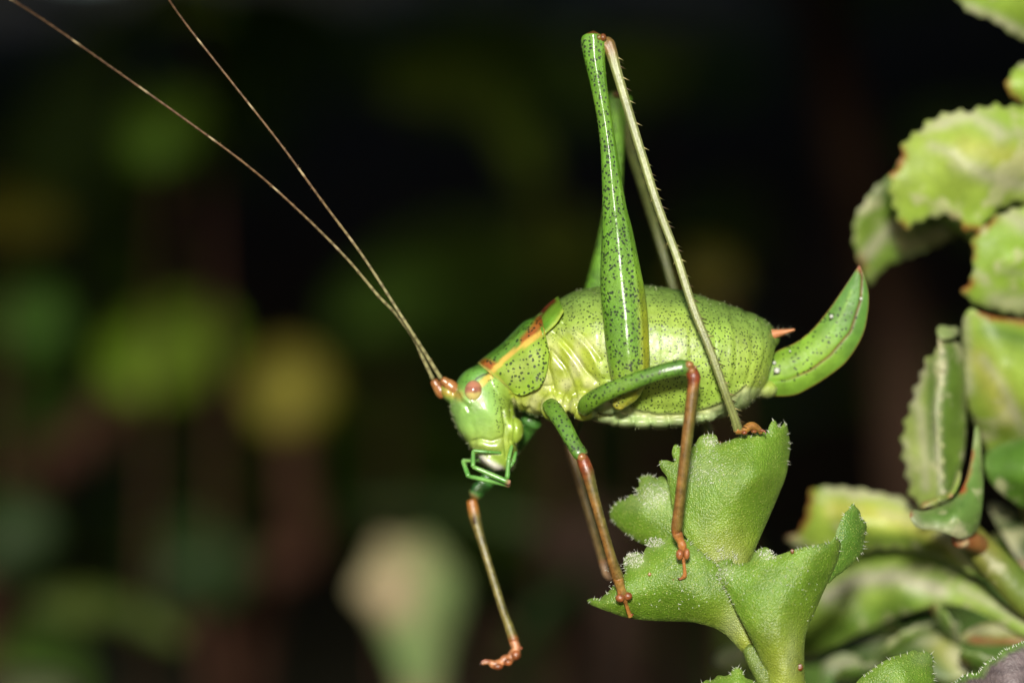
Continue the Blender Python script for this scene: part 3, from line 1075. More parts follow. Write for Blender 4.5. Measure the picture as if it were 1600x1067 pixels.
od = .85 * (tt < .72) * sstep(0, .08, uu) * (1 - .5 * sstep(.6, .9, uu)) + .3 * (tt >= .72)
mb.add(Vv, F, oc, od)
ovi = mb.build('ovipositor', M_blade, body)
for (x, y, r, d) in ((1299, 494.5, .032, -.155), (1345.5, 467, .024, -.09), (1234.5, 548.5, .016, -.19), (1214, 579, .05, -.25), (1210, 567, .03, -.2)):
    mb = MB()
    ball(mb, P(x, y, d), r, srgb(225, 230, 215))
    mb.build('droplet', M_palp, ovi)

# --- legs
def leg_hairs(mb, Q, rad, n, col, ln=(.02, .05), r=.004, back=False):
    k = rng.integers(2, len(Q) - 1, n)
    ang = rng.uniform(0, 6.28, n)
    t = np.gradient(Q, axis=0)[k]; t /= np.linalg.norm(t, axis=1)[:, None]
    a = np.cross(t, np.array([0, 1.0, 0])); a /= np.linalg.norm(a, axis=1)[:, None]
    b = np.cross(a, t)
    d = a * np.cos(ang)[:, None] + b * np.sin(ang)[:, None]
    rk = np.broadcast_to(rad, (len(Q),))[k]
    spikes(mb, Q[k] + d * rk[:, None] * .95, d + t * .5, rng.uniform(*ln, n), r, np.array(col))

def path(pts, ys, n=10):
    p = catmull([(a, b, c) for (a, b), c in zip(pts, ys)], n)
    return P(p[:, 0], p[:, 1], p[:, 2])

def hind_leg(yk, yb, dx, dy, far):
    """thigh, shank and foot of a jumping leg"""
    rowsy = [(54, 915, 939), (58, 909, 945), (66, 908.5, 947), (78, 910, 946.5), (92, 913, 945.5), (132, 922.5, 948.5), (180, 932, 955), (227, 938, 962.5), (286, 940.5, 972),
             (330, 941, 980), (365, 940.5, 989), (420, 938.5, 1000), (459, 939, 1007.5), (499, 943, 1012), (538, 946.5, 1014), (567, 951, 1014.5), (590, 955, 1011), (610, 957, 1001), (625, 956, 985), (636, 955, 972)]
    a = catmull([(y, l, r) for y, l, r in rowsy], 6)
    cx, hw = (a[:, 1] + a[:, 2]) / 2, (a[:, 2] - a[:, 1]) / 2 / 100
    u = (a[:, 0] - a[0, 0]) / (a[-1, 0] - a[0, 0])
    yy = yk + (yb - yk) * u
    dxu = dx + (-106 * u + 32 if far else 0 * u)
    Q = P(cx + dxu, a[:, 0] + dy * (1 - u), yy)
    dep = np.minimum(hw * .85, .12 + .17 * sstep(.25, .8, u))
    dep *= sstep(1.03, .93, u) * .4 + .6
    dep *= 1 + rng.normal(0, .014, len(dep)) * sstep(0, .15, u)
    def prof(th):
        # two keels along the outer face
        return 1 + .11 * np.exp(-((np.mod(th + math.pi * .5 + math.pi, 2 * math.pi) - math.pi) / .30) ** 2) + .05 * np.exp(-((np.mod(th + math.pi / 2 - .75 + math.pi, 2 * math.pi) - math.pi) / .12) ** 2)
    def fcol(Vv, sv):
        x, y = unP(Vv)
        c = mixc(srgb(108, 168, 42), srgb(132, 184, 54), vnoise(Vv, 2.5))
        l = np.interp(y, a[:, 0], a[:, 1]) + dx; r = np.interp(y, a[:, 0], a[:, 2]) + dx
        w = (x - l) / (r - l + 1e-6)
        c = mixc(c, srgb(186, 192, 44), sstep(.70, .95, w) * sstep(.55, .75, sv))
        c = mixc(c, srgb(176, 186, 60), sstep(.72, .98, sv) * .75)
        c = mixc(c, srgb(196, 180, 66), sstep(.93, 1, sv) * .6)
        kn = sstep(.022, .0, sv)
        return mixc(c, srgb(150, 82, 40), kn * .9)
    def fdot(Vv, sv):
        x, y = unP(Vv)
        l = np.interp(y, a[:, 0], a[:, 1]) + dx; r = np.interp(y, a[:, 0], a[:, 2]) + dx
        w = (x - l) / (r - l + 1e-6)
        return sstep(.03, .1, sv) * (1.12 + .0 * w) * (1 - .35 * sstep(.85, 1, sv)) * (1 - .5 * sstep(.8, .95, w))
    mb = MB()
    tube(mb, Q, hw, dep, fcol, fdot, sides=72, sq=1.9, prof=prof)
    leg_hairs(mb, Q, hw, 260 if not far else 60, srgb(190, 200, 130), (.02, .045), .0035)
    thigh = mb.build('hind_leg', M_femur, body)
    # shank
    mb = MB()
    if not far:
        pts = [(946, 62), (951, 72), (956, 84), (962, 106), (978, 160), (1005.5, 250.5), (1029, 325), (1057, 400), (1082, 478), (1109, 545), (1130, 604), (1143, 640), (1150, 660), (1153, 671)]
        ys = [yk + .05, yk, yk - .02, yk - .05, -.85, -1.0, -1.12, -1.28, -1.36, -1.38, -1.3, -1.15, -1.05, -.98]
    else:
        pts = [(968, 148), (971, 156), (972, 166), (975, 184), (985, 232), (1003, 290), (1022, 350), (1050, 445), (1080, 560), (1101, 650), (1106, 684)]
        ys = [1.0, 1.0, 1.02, 1.05, 1.15, 1.25, 1.35, 1.3, 1.25, .9, .8]
    p = catmull([(x, y, z) for (x, y), z in zip(pts, ys)], 10)
    Q = P(p[:, 0], p[:, 1], p[:, 2])
    u = np.linspace(0, 1, len(Q))
    rad = np.interp(u, [0, .06, .18, .3, .5, .8, .92, 1], [.07, .11, .09, .074, .066, .064, .072, .08])
    k1, k2 = srgb(158, 112, 50), srgb(160, 172, 98)
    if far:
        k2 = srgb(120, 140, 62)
    def scol(Vv, sv):
        c = mixc(k1, k2, sstep(.10, .24, sv))
        ang = np.r_[np.tile(np.linspace(0, 2 * math.pi, 32, endpoint=False), len(Q)), 0, 0]
        c = mixc(c, srgb(84, 84, 40), np.clip(np.cos(ang * 8), 0, 1) ** 2 * .55)
        c = mixc(c, srgb(160, 160, 92), vnoise(Vv, 5.0) * .4)
        return mixc(c, srgb(206, 130, 66), sstep(.96, 1, sv) * .8)
    def sprof(th):
        return 1 + .08 * np.cos(4 * th + math.pi) - .045 * np.cos(8 * th)
    tube(mb, Q, rad, rad * .9, scol, 0, sides=32, prof=sprof)
    # two rows of movable thorns on the rear edge, finer ones in front
    t, n1, n2 = frames(Q)
    if n1[len(n1) // 2, 0] < 0: n1 = -n1
    for frac, sg, dep_, ln in ((np.linspace(.2, .97, 27), 1, -.5, .12), (np.linspace(.22, .95, 30), 1, .5, .10), (np.linspace(.45, .96, 16), -1, -.4, .06)):
        fr_ = np.clip(frac + rng.normal(0, .004, len(frac)), 0, 1)
        k = (fr_ * (len(Q) - 1)).astype(int)
        nm = n1[k] * sg + np.array([0, dep_, 0])
        spikes(mb, Q[k] + nm / np.linalg.norm(nm, axis=1)[:, None] * rad[k][:, None] * .9, nm + t[k] * .9, ln * rng.uniform(.8, 1.2, len(k)), .017,
               np.where((rng.uniform(0, 1, len(k)) < .5)[:, None], srgb(190, 180, 110), srgb(90, 74, 36)))
    leg_hairs(mb, Q, rad, 200, srgb(190, 180, 130), (.015, .03), .003)
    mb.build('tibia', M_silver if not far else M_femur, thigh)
    mb = MB()
    kc = (P(942, 59, yk - .09) if not far else P(968, 148, 1.0 - .1))
    ball(mb, kc, (.055, .05, .06), srgb(140, 84, 42))
    ball(mb, kc + np.array([-.06, -.01, .0]), (.05, .04, .05), srgb(150, 120, 44))
    mb.build('knee_joint', M_shank, thigh)
    return thigh

def tarsus(mb, pts, ys, widths, colA, colB, lobes=None, claw=None):
    p = catmull([(x, y, z) for (x, y), z in zip(pts, ys)], 8)
    Q = P(p[:, 0], p[:, 1], p[:, 2])
    w = np.interp(np.linspace(0, 1, len(Q)), np.linspace(0, 1, len(widths)), widths)
    tube(mb, Q, w, w * .8, lambda Vv, sv: mixc(colA, colB, vnoise(Vv, 8.0)), .4, sides=14)
    for lx, ly, ld, r in (lobes or []):
        ball(mb, P(lx, ly, ld), r, lambda Vv: mixc(srgb(158, 84, 44), srgb(186, 116, 66), vnoise(Vv, 7.0)))
    for c in (claw or []):
        q = catmull([(x, y, z) for x, y, z in c], 5)
        tube(mb, P(q[:, 0], q[:, 1], q[:, 2]), np.linspace(.024, .005, len(q)), None, lambda Vv, sv: mixc(srgb(190, 110, 70), srgb(40, 24, 14), sstep(.45, .9, sv)), sides=8)

near_hind = hind_leg(-.72, -1.28, 0, 0, False)
mb = MB()
tarsus(mb, [(1151, 671), (1161, 672), (1172, 666), (1182, 668), (1190, 676)], [-1.0, -.98, -.92, -.88, -.86], [.08, .06, .065, .07, .05, .04], srgb(196, 120, 56), srgb(190, 150, 70), [(1163, 676, -1.02, (.05, .05, .035)), (1178, 674, -.92, (.05, .06, .03))], [[(1188, 672, -.9), (1195, 674, -.93), (1197, 679, -.95)]])
mb.build('tarsus', M_shank, near_hind)
far_hind = hind_leg(1.02, 1.28, 10, 92, True)
mb = MB()
tarsus(mb, [(1106, 682), (1110, 690), (1120, 694), (1130, 697)], [.8, .72, .6, .5], [.07, .06, .05, .03], srgb(170, 110, 56), srgb(150, 120, 60))
mb.build('tarsus', M_shank, far_hind)

def walk_leg(name, fp, fy, fr, tp, ty, tr, cA, cB, tA, tB, foot, fdots=1.0, knee=None, spn=10, pits=None):
    mb = MB()
    Q = path(fp, fy)
    u = np.linspace(0, 1, len(Q))
    rad = np.interp(u, np.linspace(0, 1, len(fr)), fr)
    tube(mb, Q, rad, rad * .92, lambda Vv, sv: mixc(mixc(cA, cB, sstep(.2, .9, sv + (vnoise(Vv, 3) - .5) * .4)), srgb(150, 96, 60), sstep(.9, 1, sv) * .7), lambda Vv, sv: fdots * sstep(.05, .15, sv) * sstep(1, .9, sv), sides=28, sq=2.3,
         prof=lambda th: 1 + .05 * np.cos(3 * th + .5))
    leg_hairs(mb, Q, rad, 90, srgb(170, 180, 110), (.02, .05), .0035)
    leg = mb.build(name, M_femur, body)
    mb = MB()
    Q = path(tp, ty)
    u = np.linspace(0, 1, len(Q))
    rad = np.interp(u, np.linspace(0, 1, len(tr)), tr)
    def tcol(Vv, sv):
        c = mixc(tA, tB, sstep(.08, .4, sv + (vnoise(Vv, 2.5) - .5) * .3))
        ang = np.r_[np.tile(np.linspace(0, 2 * math.pi, 24, endpoint=False), len(Q)), 0, 0]
        c = mixc(c, srgb(116, 112, 50), (np.clip(np.cos(ang + .6), 0, 1) * .8 + np.clip(vnoise(Vv, 4.0) - .4, 0, 1) * .7).clip(0, 1) * sstep(.15, .3, sv))
        return mixc(c, srgb(176, 96, 50), sstep(.9, 1, sv) * .8)
    tube(mb, Q, rad, rad * .95, tcol, .42, sides=24, sq=2.5, prof=lambda th: 1 + .04 * np.cos(4 * th))
    t, n1, n2 = frames(Q)
    for sg in (-1, 1):
        fr_ = np.linspace(.15, .97, spn) + rng.normal(0, .015, spn)
        k = np.clip((fr_ * (len(Q) - 1)).astype(int), 0, len(Q) - 1)
        nm = n1[k] * sg + np.array([0, -.5, 0])
        spikes(mb, Q[k] + nm / np.linalg.norm(nm, axis=1)[:, None] * rad[k][:, None] * .9, nm + t[k] * .8, rng.uniform(.04, .08, spn), .007, srgb(60, 34, 16))
    leg_hairs(mb, Q, rad, 110, srgb(190, 150, 100), (.02, .04), .003)
    for (x, y, d, rx, rz) in (pits or []):
        ball(mb, P(x, y, d), (rx, .03, rz), srgb(70, 30, 18))
    mb.build('tibia', M_shank, leg)
    if knee:
        mb = MB()
        for (x, y, d, r) in knee:
            ball(mb, P(x, y, d), r, lambda Vv: mixc(srgb(160, 96, 56), srgb(190, 138, 80), vnoise(Vv, 9.0)))
        mb.build('knee_joint', M_palp, leg)
    mb = MB()
    tarsus(mb, *foot)
    mb.build('tarsus', M_shank, leg)
    return leg

gA, gB = srgb(126, 172, 48), srgb(94, 146, 42)
oA, oB = srgb(158, 76, 40), srgb(164, 116, 58)
# middle leg, this side: crosses the belly, foot on the leaf
walk_leg('middle_leg', [(912, 640), (922, 628), (950, 612), (990, 596), (1030, 582), (1060, 575), (1076, 573)], [-1.05, -1.3, -1.55, -1.7, -1.78, -1.8, -1.8],
         [.10, .135, .135, .13, .122, .115, .115, .12, .09],
         [(1080, 578), (1084, 590), (1083, 606), (1079, 640), (1073, 690), (1067, 740), (1062, 785), (1058, 818), (1057, 832)], [-1.8, -1.82, -1.82, -1.8, -1.75, -1.68, -1.6, -1.52, -1.48],
         [.085, .10, .085, .085, .085, .08, .078, .08, .085, .075], gA, gB, oA, oB,
         ([(1056, 826), (1060, 838), (1065, 849), (1067, 858), (1067.5, 868), (1069, 884), (1070, 898), (1065, 903)], [-1.5, -1.48, -1.46, -1.45, -1.44, -1.42, -1.38, -1.36], [.07, .085, .06, .07, .055, .03, .024, .026, .035, .02],
          srgb(200, 120, 62), srgb(190, 140, 74), [(1062, 866, -1.5, (.06, .06, .085)), (1073, 865, -1.48, (.05, .06, .09))], [[(1067, 902, -1.36), (1062, 904.5, -1.36), (1059, 902, -1.38)]]),
         knee=[(1077, 570, -1.84, (.075, .075, .06)), (1081, 580, -1.86, (.06, .06, .06)), (1086, 574, -1.8, (.03, .03, .03))])
# front leg, this side
walk_leg('front_leg', [(858, 632), (866, 642), (880, 664), (894, 690), (904, 706), (909, 713)], [-.78, -.95, -1.15, -1.28, -1.34, -1.35], [.11, .135, .13, .12, .112, .115, .10],
         [(909, 714), (913, 724), (919, 741), (926, 768), (937, 808), (948, 846), (957, 877), (964, 898), (967, 908)], [-1.36, -1.38, -1.40, -1.40, -1.38, -1.34, -1.3, -1.24, -1.22],
         [.085, .095, .10, .085, .075, .07, .07, .078, .09, .075], srgb(112, 160, 42), gB, oA, oB,
         ([(966, 904), (968, 912), (971, 922), (974, 931), (977, 940), (981, 952), (985, 963)], [-1.26, -1.24, -1.22, -1.2, -1.18, -1.12, -1.06], [.075, .08, .07, .075, .05, .028, .03, .042],
          srgb(190, 120, 60), srgb(160, 140, 66), [(969, 934, -1.24, (.075, .06, .065)), (981, 931, -1.22, (.07, .06, .065))], [[(985, 960, -1.08), (988, 960, -1.1), (990, 957, -1.12)]]),
         knee=[(909, 714, -1.42, (.07, .06, .07)), (914, 722, -1.42, (.05, .05, .05))])
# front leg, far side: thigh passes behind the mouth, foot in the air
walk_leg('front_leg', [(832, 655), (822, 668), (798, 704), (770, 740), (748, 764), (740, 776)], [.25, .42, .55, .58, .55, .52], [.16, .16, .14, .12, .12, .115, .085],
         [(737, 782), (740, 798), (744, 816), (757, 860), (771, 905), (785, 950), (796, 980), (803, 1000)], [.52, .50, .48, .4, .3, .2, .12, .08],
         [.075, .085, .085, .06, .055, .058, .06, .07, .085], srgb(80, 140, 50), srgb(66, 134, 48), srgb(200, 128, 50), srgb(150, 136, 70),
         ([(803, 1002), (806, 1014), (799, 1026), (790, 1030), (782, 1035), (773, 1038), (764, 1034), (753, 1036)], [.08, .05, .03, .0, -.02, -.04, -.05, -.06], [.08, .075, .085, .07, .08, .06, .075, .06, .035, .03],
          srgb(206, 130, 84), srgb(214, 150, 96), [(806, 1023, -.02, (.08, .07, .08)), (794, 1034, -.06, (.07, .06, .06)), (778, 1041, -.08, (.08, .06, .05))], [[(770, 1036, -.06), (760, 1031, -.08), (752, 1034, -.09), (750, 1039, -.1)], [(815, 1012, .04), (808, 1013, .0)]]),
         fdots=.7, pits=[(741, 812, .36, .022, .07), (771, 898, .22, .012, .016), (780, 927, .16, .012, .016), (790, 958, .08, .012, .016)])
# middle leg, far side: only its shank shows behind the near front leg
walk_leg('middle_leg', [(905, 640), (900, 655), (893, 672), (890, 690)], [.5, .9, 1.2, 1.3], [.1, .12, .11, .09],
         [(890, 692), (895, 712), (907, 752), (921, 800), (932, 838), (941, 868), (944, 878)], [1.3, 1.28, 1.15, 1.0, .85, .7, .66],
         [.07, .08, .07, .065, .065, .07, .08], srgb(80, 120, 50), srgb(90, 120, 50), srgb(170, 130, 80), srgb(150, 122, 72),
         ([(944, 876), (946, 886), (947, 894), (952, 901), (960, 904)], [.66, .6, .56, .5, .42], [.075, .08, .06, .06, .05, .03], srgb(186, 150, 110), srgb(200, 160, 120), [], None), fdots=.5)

# ---------------------------------------------------------------- the toothed sprig the insect stands on
def stem(name, pts, rads, mat, parent, colA, colB, sides=18):
    """pts in px, py, depth"""
    p = catmull(pts, 8)
    Q = P(p[:, 0], p[:, 1], p[:, 2])
    r = np.interp(np.linspace(0, 1, len(Q)), np.linspace(0, 1, len(rads)), rads)
    mb = MB()
    tube(mb, Q, r, r, lambda V, s: mixc(np.array(colA), np.array(colB), vnoise(V, 1.6)), sides=sides, prof=lambda th: 1 + .04 * np.cos(3 * th))
    return mb.build(name, mat, parent)

sprig = empty('toothed_sprig', (4.3, -0.6, -24), 'bright green succulent sprig with toothed fan leaves under the feet of the insect', 'plant')
def scol_base(cA, cB, base=None, br=120, pale=(), rim=.5):
    def f(x, y, e, V):
        c = mixc(np.array(cA), np.array(cB), vnoise(V, 1.8) * .6 + vnoise(V, 5.0) * .4)
        if base:
            c = mixc(c, srgb(182, 196, 70), np.exp(-(np.hypot(x - base[0], (y - base[1])) / br) ** 2) * .85)
        c = mixc(c, srgb(150, 180, 90), sstep(7, 0, e) * rim)
        for (a, b, rx, ry, k) in pale:
            c = mixc(c, srgb(190, 205, 150), np.exp(-(((x - a) / rx) ** 2 + ((y - b) / ry) ** 2)) * k * (.4 + .6 * vnoise(V, 9.0)))
        return c
    return f
lgA, lgB = srgb(112, 158, 40), srgb(138, 178, 52)
A_out = [(1126, 890), (1098, 872), (1078, 848), (1060, 820), (1050, 790), (1046, 765), (1042, 745), (1034, 734), (1030, 721), (1042, 719), (1054, 722), (1050, 708), (1055, 694), (1066, 700), (1076, 704), (1086, 694), (1094, 682), (1106, 678), (1119, 680),
         (1124, 692), (1134, 690), (1150, 684), (1163, 678), (1176, 680), (1186, 672), (1198, 676), (1203, 664), (1210, 656), (1219, 667), (1228, 660), (1232, 676), (1235, 698), (1232, 722), (1228, 744), (1219, 768), (1210, 790), (1199, 815), (1188, 840), (1180, 860), (1172, 885), (1150, 905)]
A_ctl = [(1130, 885, -1.02), (1035, 725, -.75), (1060, 700, -.72), (1110, 690, -.8), (1160, 685, -.84), (1100, 780, -1.12), (1150, 780, -1.22), (1190, 740, -1.08), (1215, 665, -.55), (1232, 690, -.35), (1226, 750, -.45), (1206, 795, -.6), (1178, 860, -.8), (1055, 800, -.9)]
lA, BA, fA = leaf('leaf', A_out, A_ctl, M_sprig, sprig, scol_base(lgA, lgB, (1135, 880), 55, [(1096, 735, 30, 22, .45), (1135, 872, 26, 16, .6), (1112, 690, 16, 9, .5)]), thick=.14, h=5.5, step=3.2, smooth_n=5)
A2_out = [(1060, 760), (1046, 748), (1034, 744), (1026, 747), (1018, 742), (1006, 743), (998, 748), (999, 760), (992, 764), (997, 772), (984, 773), (978, 780), (966, 782), (958, 790), (953, 799), (955, 812), (966, 824), (980, 835), (996, 846), (1010, 853), (1030, 862), (1070, 872), (1085, 850), (1075, 800)]
A2_ctl = [(1060, 760, -.55), (1005, 745, -.25), (955, 800, .0), (1000, 800, -.45), (1040, 800, -.62), (1005, 850, -.3), (1070, 870, -.6)]
lA2, BA2, fA2 = leaf('leaf', A2_out, A2_ctl, M_sprig, sprig, scol_base(lgA, lgB, None, 0, [(1022, 775, 26, 22, .75), (990, 790, 20, 10, .25)]), thick=.12, h=6, step=3.2, smooth_n=5)
B_out = [(917, 938), (928, 934), (938, 935), (944, 930), (952, 923), (958, 915), (966, 908), (972, 900), (977, 894), (974, 883), (976, 871), (986, 865), (996, 862), (1004, 866), (1008, 858), (1014, 850), (1016, 843), (1026, 840), (1036, 842), (1046, 837), (1058, 836), (1074, 844), (1090, 856),
         (1106, 870), (1122, 882), (1140, 900), (1160, 940), (1175, 985), (1182, 1010), (1174, 1020), (1160, 1018), (1148, 1006), (1134, 992), (1118, 982), (1100, 976), (1080, 972), (1060, 971), (1030, 970), (1000, 968), (975, 964), (955, 957), (938, 951), (924, 945)]
B_ctl = [(918, 938, -.75), (940, 945, -.95), (976, 875, -.72), (1020, 843, -.78), (1058, 838, -.95), (980, 930, -1.12), (1020, 900, -1.18), (1060, 900, -1.3), (1000, 962, -.85), (1060, 966, -.9), (1100, 940, -1.28), (1125, 885, -1.15), (1120, 978, -.95), (1160, 1000, -1.0), (1178, 1012, -1.0), (1150, 950, -1.15)]
lB, BB, fB = leaf('leaf', B_out, B_ctl, M_sprig, sprig, scol_base(lgA, lgB, (1165, 1000), 60, [(992, 875, 15, 11, .9), (1022, 846, 16, 9, .75), (1146, 978, 18, 26, .7), (1100, 860, 18, 10, .4)]), thick=.14, h=5.5, step=3.2, smooth_n=5)
C_out = [(1208, 1080), (1196, 1050), (1184, 1020), (1174, 1000), (1164, 980), (1152, 958), (1142, 938), (1132, 920), (1122, 908), (1116, 897), (1124, 890), (1133, 880), (1148, 881), (1160, 880), (1172, 877), (1178, 864), (1188, 857), (1198, 855), (1206, 862), (1210, 868), (1224, 865),
         (1240, 859), (1260, 854), (1280, 850), (1298, 846), (1306, 838), (1314, 848), (1312, 866), (1305, 886), (1295, 908), (1284, 932), (1274, 956), (1264, 978), (1258, 1000), (1257, 1030), (1258, 1060), (1259, 1085)]
C_ctl = [(1225, 1080, -1.35), (1117, 898, -1.25), (1172, 878, -1.35), (1200, 857, -1.35), (1190, 930, -1.62), (1230, 920, -1.66), (1260, 900, -1.55), (1300, 847, -1.35), (1312, 855, -1.18), (1290, 915, -1.15), (1262, 980, -1.1), (1220, 990, -1.6), (1255, 1050, -1.15), (1200, 1050, -1.3), (1150, 950, -1.38), (1228, 1050, -1.48)]
lC, BC, fC = leaf('leaf', C_out, C_ctl, M_sprig, sprig, scol_base(lgA, lgB, (1232, 1050), 72, [(1200, 866, 18, 9, .5), (1130, 892, 18, 10, .4), (1236, 1030, 12, 40, .5)]), thick=.15, h=5.5, step=3.2, smooth_n=5)
D_out = [(1290, 900), (1298, 870), (1303, 846), (1308, 828), (1316, 808), (1321, 800), (1326, 796), (1329, 790), (1333, 786), (1338, 792), (1344, 799), (1346, 808), (1352, 814), (1355, 824), (1352, 840), (1349, 862), (1338, 875), (1322, 890), (1305, 902), (1294, 912)]
D_ctl = [(1294, 905, -1.1), (1305, 840, -1.05), (1332, 788, -.75), (1354, 825, -.6), (1345, 865, -.65), (1325, 840, -.95)]
lD, BD, fD = leaf('leaf', D_out, D_ctl, M_sprig, sprig, scol_base(srgb(96, 146, 44), srgb(118, 162, 54), None), thick=.1, h=5, step=3.2, smooth_n=5)
E_out = [(1310, 1120), (1330, 1080), (1340, 1064), (1356, 1050), (1376, 1036), (1394, 1026), (1408, 1022), (1418, 1020), (1428, 1015), (1436, 1019), (1446, 1017), (1454, 1020), (1460, 1028), (1458, 1044), (1462, 1064), (1455, 1100), (1420, 1130)]
E_ctl = [(1320, 1100, -.9), (1356, 1052, -1.0), (1400, 1026, -1.0), (1430, 1016, -.8), (1460, 1028, -.6), (1410, 1070, -1.2), (1455, 1090, -.8)]
lE, BE, fE = leaf('leaf', E_out, E_ctl, M_sprig, sprig, scol_base(lgA, lgB, None, 0, [(1440, 1030, 20, 12, .35)]), thick=.12, h=6.5, step=3.2, smooth_n=5)
G_out = [(1080, 1110), (1088, 1074), (1098, 1066), (1104, 1062), (1114, 1062), (1122, 1055), (1132, 1056), (1140, 1053), (1146, 1044), (1154, 1042), (1162, 1050), (1164, 1058), (1174, 1062), (1182, 1066), (1200, 1080), (1200, 1120), (1140, 1140)]
G_ctl = [(1090, 1072, -1.0), (1150, 1044, -1.2), (1190, 1070, -1.2), (1140, 1100, -1.5), (1090, 1110, -1.1)]
lG, BG, fG = leaf('leaf', G_out, G_ctl, M_sprig, sprig, scol_base(lgA, lgB, None), thick=.12, h=6.5, step=3.2, smooth_n=5)
stem('leaf_stalk', [(1172, 1012, -1.06), (1180, 1030, -1.1), (1192, 1052, -1.12), (1206, 1085, -1.05), (1222, 1130, -1.0)], [.13, .15, .16, .15, .15], M_sprig, sprig, srgb(120, 150, 60), srgb(156, 176, 80))
stem('leaf_stalk', [(1232, 1075, -1.28), (1232, 1120, -1.15), (1236, 1180, -1.0)], [.26, .22, .2], M_sprig, sprig, srgb(160, 184, 66), srgb(184, 196, 80))
stem('leaf_stalk', [(1130, 1110, -1.3), (1170, 1160, -1.1), (1220, 1240, -1.0)], [.14, .12, .12], M_sprig, sprig, lgA, lgB)
stem('leaf_stalk', [(1370, 1110, -1.1), (1320, 1170, -1.0), (1250, 1240, -1.0)], [.14, .12, .12], M_sprig, sprig, lgA, lgB)
stem('leaf_stalk', [(1128, 878, -.93), (1150, 930, -.8), (1190, 1020, -.75), (1222, 1140, -.95)], [.16, .14, .13, .13], M_sprig, sprig, lgA, lgB)
stem('leaf_stalk', [(1062, 865, -.6), (1110, 930, -.6), (1180, 1030, -.65), (1226, 1150, -.9)], [.12, .12, .12, .12], M_sprig, sprig, lgA, lgB)
stem('stem', [(1226, 1120, -1.0), (1240, 1300, -.9), (1220, 1800, -.7), (1236, 2500, -.6), (1235, 2990, -.6)], [.2, .24, .3, .34, .4], M_sprig, sprig, srgb(110, 130, 60), srgb(130, 120, 66))
for L_, B_, f_, rg, dens in ((lA, BA, fA, [(1025, 640, 1240, 726)], 1), (lA, BA, fA, [(1180, 690, 1240, 870)], 0), (lA2, BA2, fA2, [(945, 735, 1035, 850)], 1), (lB, BB, fB, [(910, 832, 1062, 945)], 1), (lB, BB, fB, [(1062, 832, 1130, 895)], 1),
                             (lC, BC, fC, [(1112, 850, 1212, 945)], 1), (lD, BD, fD, [(1312, 780, 1360, 880)], 1), (lE, BE, fE, [(1340, 1005, 1470, 1064)], 1), (lG, BG, fG, [(1080, 1035, 1190, 1080)], 1), (lC, BC, fC, [(1240, 840, 1320, 870)], 1)):
    if dens:
        mb = MB()
        margin_hairs(B_, f_, rg, mb, (.04, .10), .0058, dens, (.34, .36, .28), keep=.42)
        if mb.v:
            tag(mb.build('leaf_hair', M_hair, L_), kind='stuff')
for L_, f_, regs in ((lB, fB, [(990, 875, 16, 12, 150), (1022, 847, 16, 8, 90), (1050, 900, 110, 55, 120)]), (lA2, fA2, [(1020, 775, 24, 20, 140)]), (lA, fA, [(1096, 730, 40, 30, 120), (1130, 870, 24, 16, 60), (1110, 690, 14, 8, 50)]),
                     (lC, fC, [(1130, 900, 20, 12, 50), (1220, 930, 60, 60, 80), (1200, 866, 14, 8, 50)])):
    mb = MB()
    for (a, b, rx, ry, n) in regs:
        face_hairs(f_, (a, b, rx, ry), n, mb, (.02, .05), .0055, (.42, .43, .36))
    tag(mb.build('leaf_hair', M_hair, L_), kind='stuff')
# little brown scars on the fans
for (x, y, r) in ((1015, 897, .03), (1052, 905, .012)):
    mb = MB()
    ball(mb, P(x, y, fB(np.array([x]), np.array([y]))[0] - .004), (r, .012, r), srgb(176, 130, 60))
    mb.build('leaf_scar', M_shank, lB)
for (x, y, r) in ((1250, 1042, .045), (1238, 861, .03)):
    mb = MB()
    ball(mb, P(x, y, fC(np.array([x]), np.array([y]))[0] - .004), (r, .012, r * 1.2), srgb(130, 70, 26))
    mb.build('leaf_scar', M_shank, lC)

# ---------------------------------------------------------------- the dark purple leaf at the lower right corner
pl = empty('purple_leaf', (7.6, -0.6, -24), 'dark purple leaf with a green toothed rim at the lower right corner', 'leaf')
def purp(x, y, e, V):
    c = mixc(srgb(96, 82, 84), srgb(136, 120, 118), vnoise(V, 3.0) * .6 + vnoise(V, 8.0) * .4)
    v = np.exp(-(dpoly(x, y, [(1500, 1066), (1545, 1052), (1620, 1040)]) / 3) ** 2) + np.exp(-(dpoly(x, y, [(1545, 1052), (1560, 1030), (1600, 1012)]) / 3) ** 2)
    c = mixc(c, srgb(60, 48, 52), np.clip(v, 0, 1) * .6)
    return mixc(c, srgb(112, 158, 46), sstep(12, 4, e) * .9)
p_out = [(1470, 1110), (1484, 1074), (1498, 1060), (1512, 1052), (1528, 1050), (1534, 1040), (1546, 1030), (1556, 1026), (1566, 1016), (1580, 1010), (1592, 1005), (1620, 996), (1680, 1000), (1720, 1060), (1680, 1150), (1560, 1160)]
lp, Bp, fp = leaf('leaf_blade', p_out, [(1480, 1090, -.4), (1530, 1048, -.9), (1600, 1003, -1.0), (1700, 1060, -.2), (1580, 1080, -1.3), (1600, 1150, -.8)], M_purple, pl, purp, thick=.12, h=8, step=4, smooth_n=5)
mb = MB(); margin_hairs(Bp, fp, [(1480, 990, 1625, 1070)], mb, (.04, .08), .007, 1, (.42, .43, .36)); tag(mb.build('leaf_hair', M_hair, lp), kind='stuff')
stem('leaf_stalk', [(1600, 1140, -1.0), (1590, 1300, -.8), (1570, 1900, -.7), (1566, 3000, -.6)], [.16, .2, .26, .3], M_twig, pl, srgb(90, 70, 60), srgb(120, 90, 70))

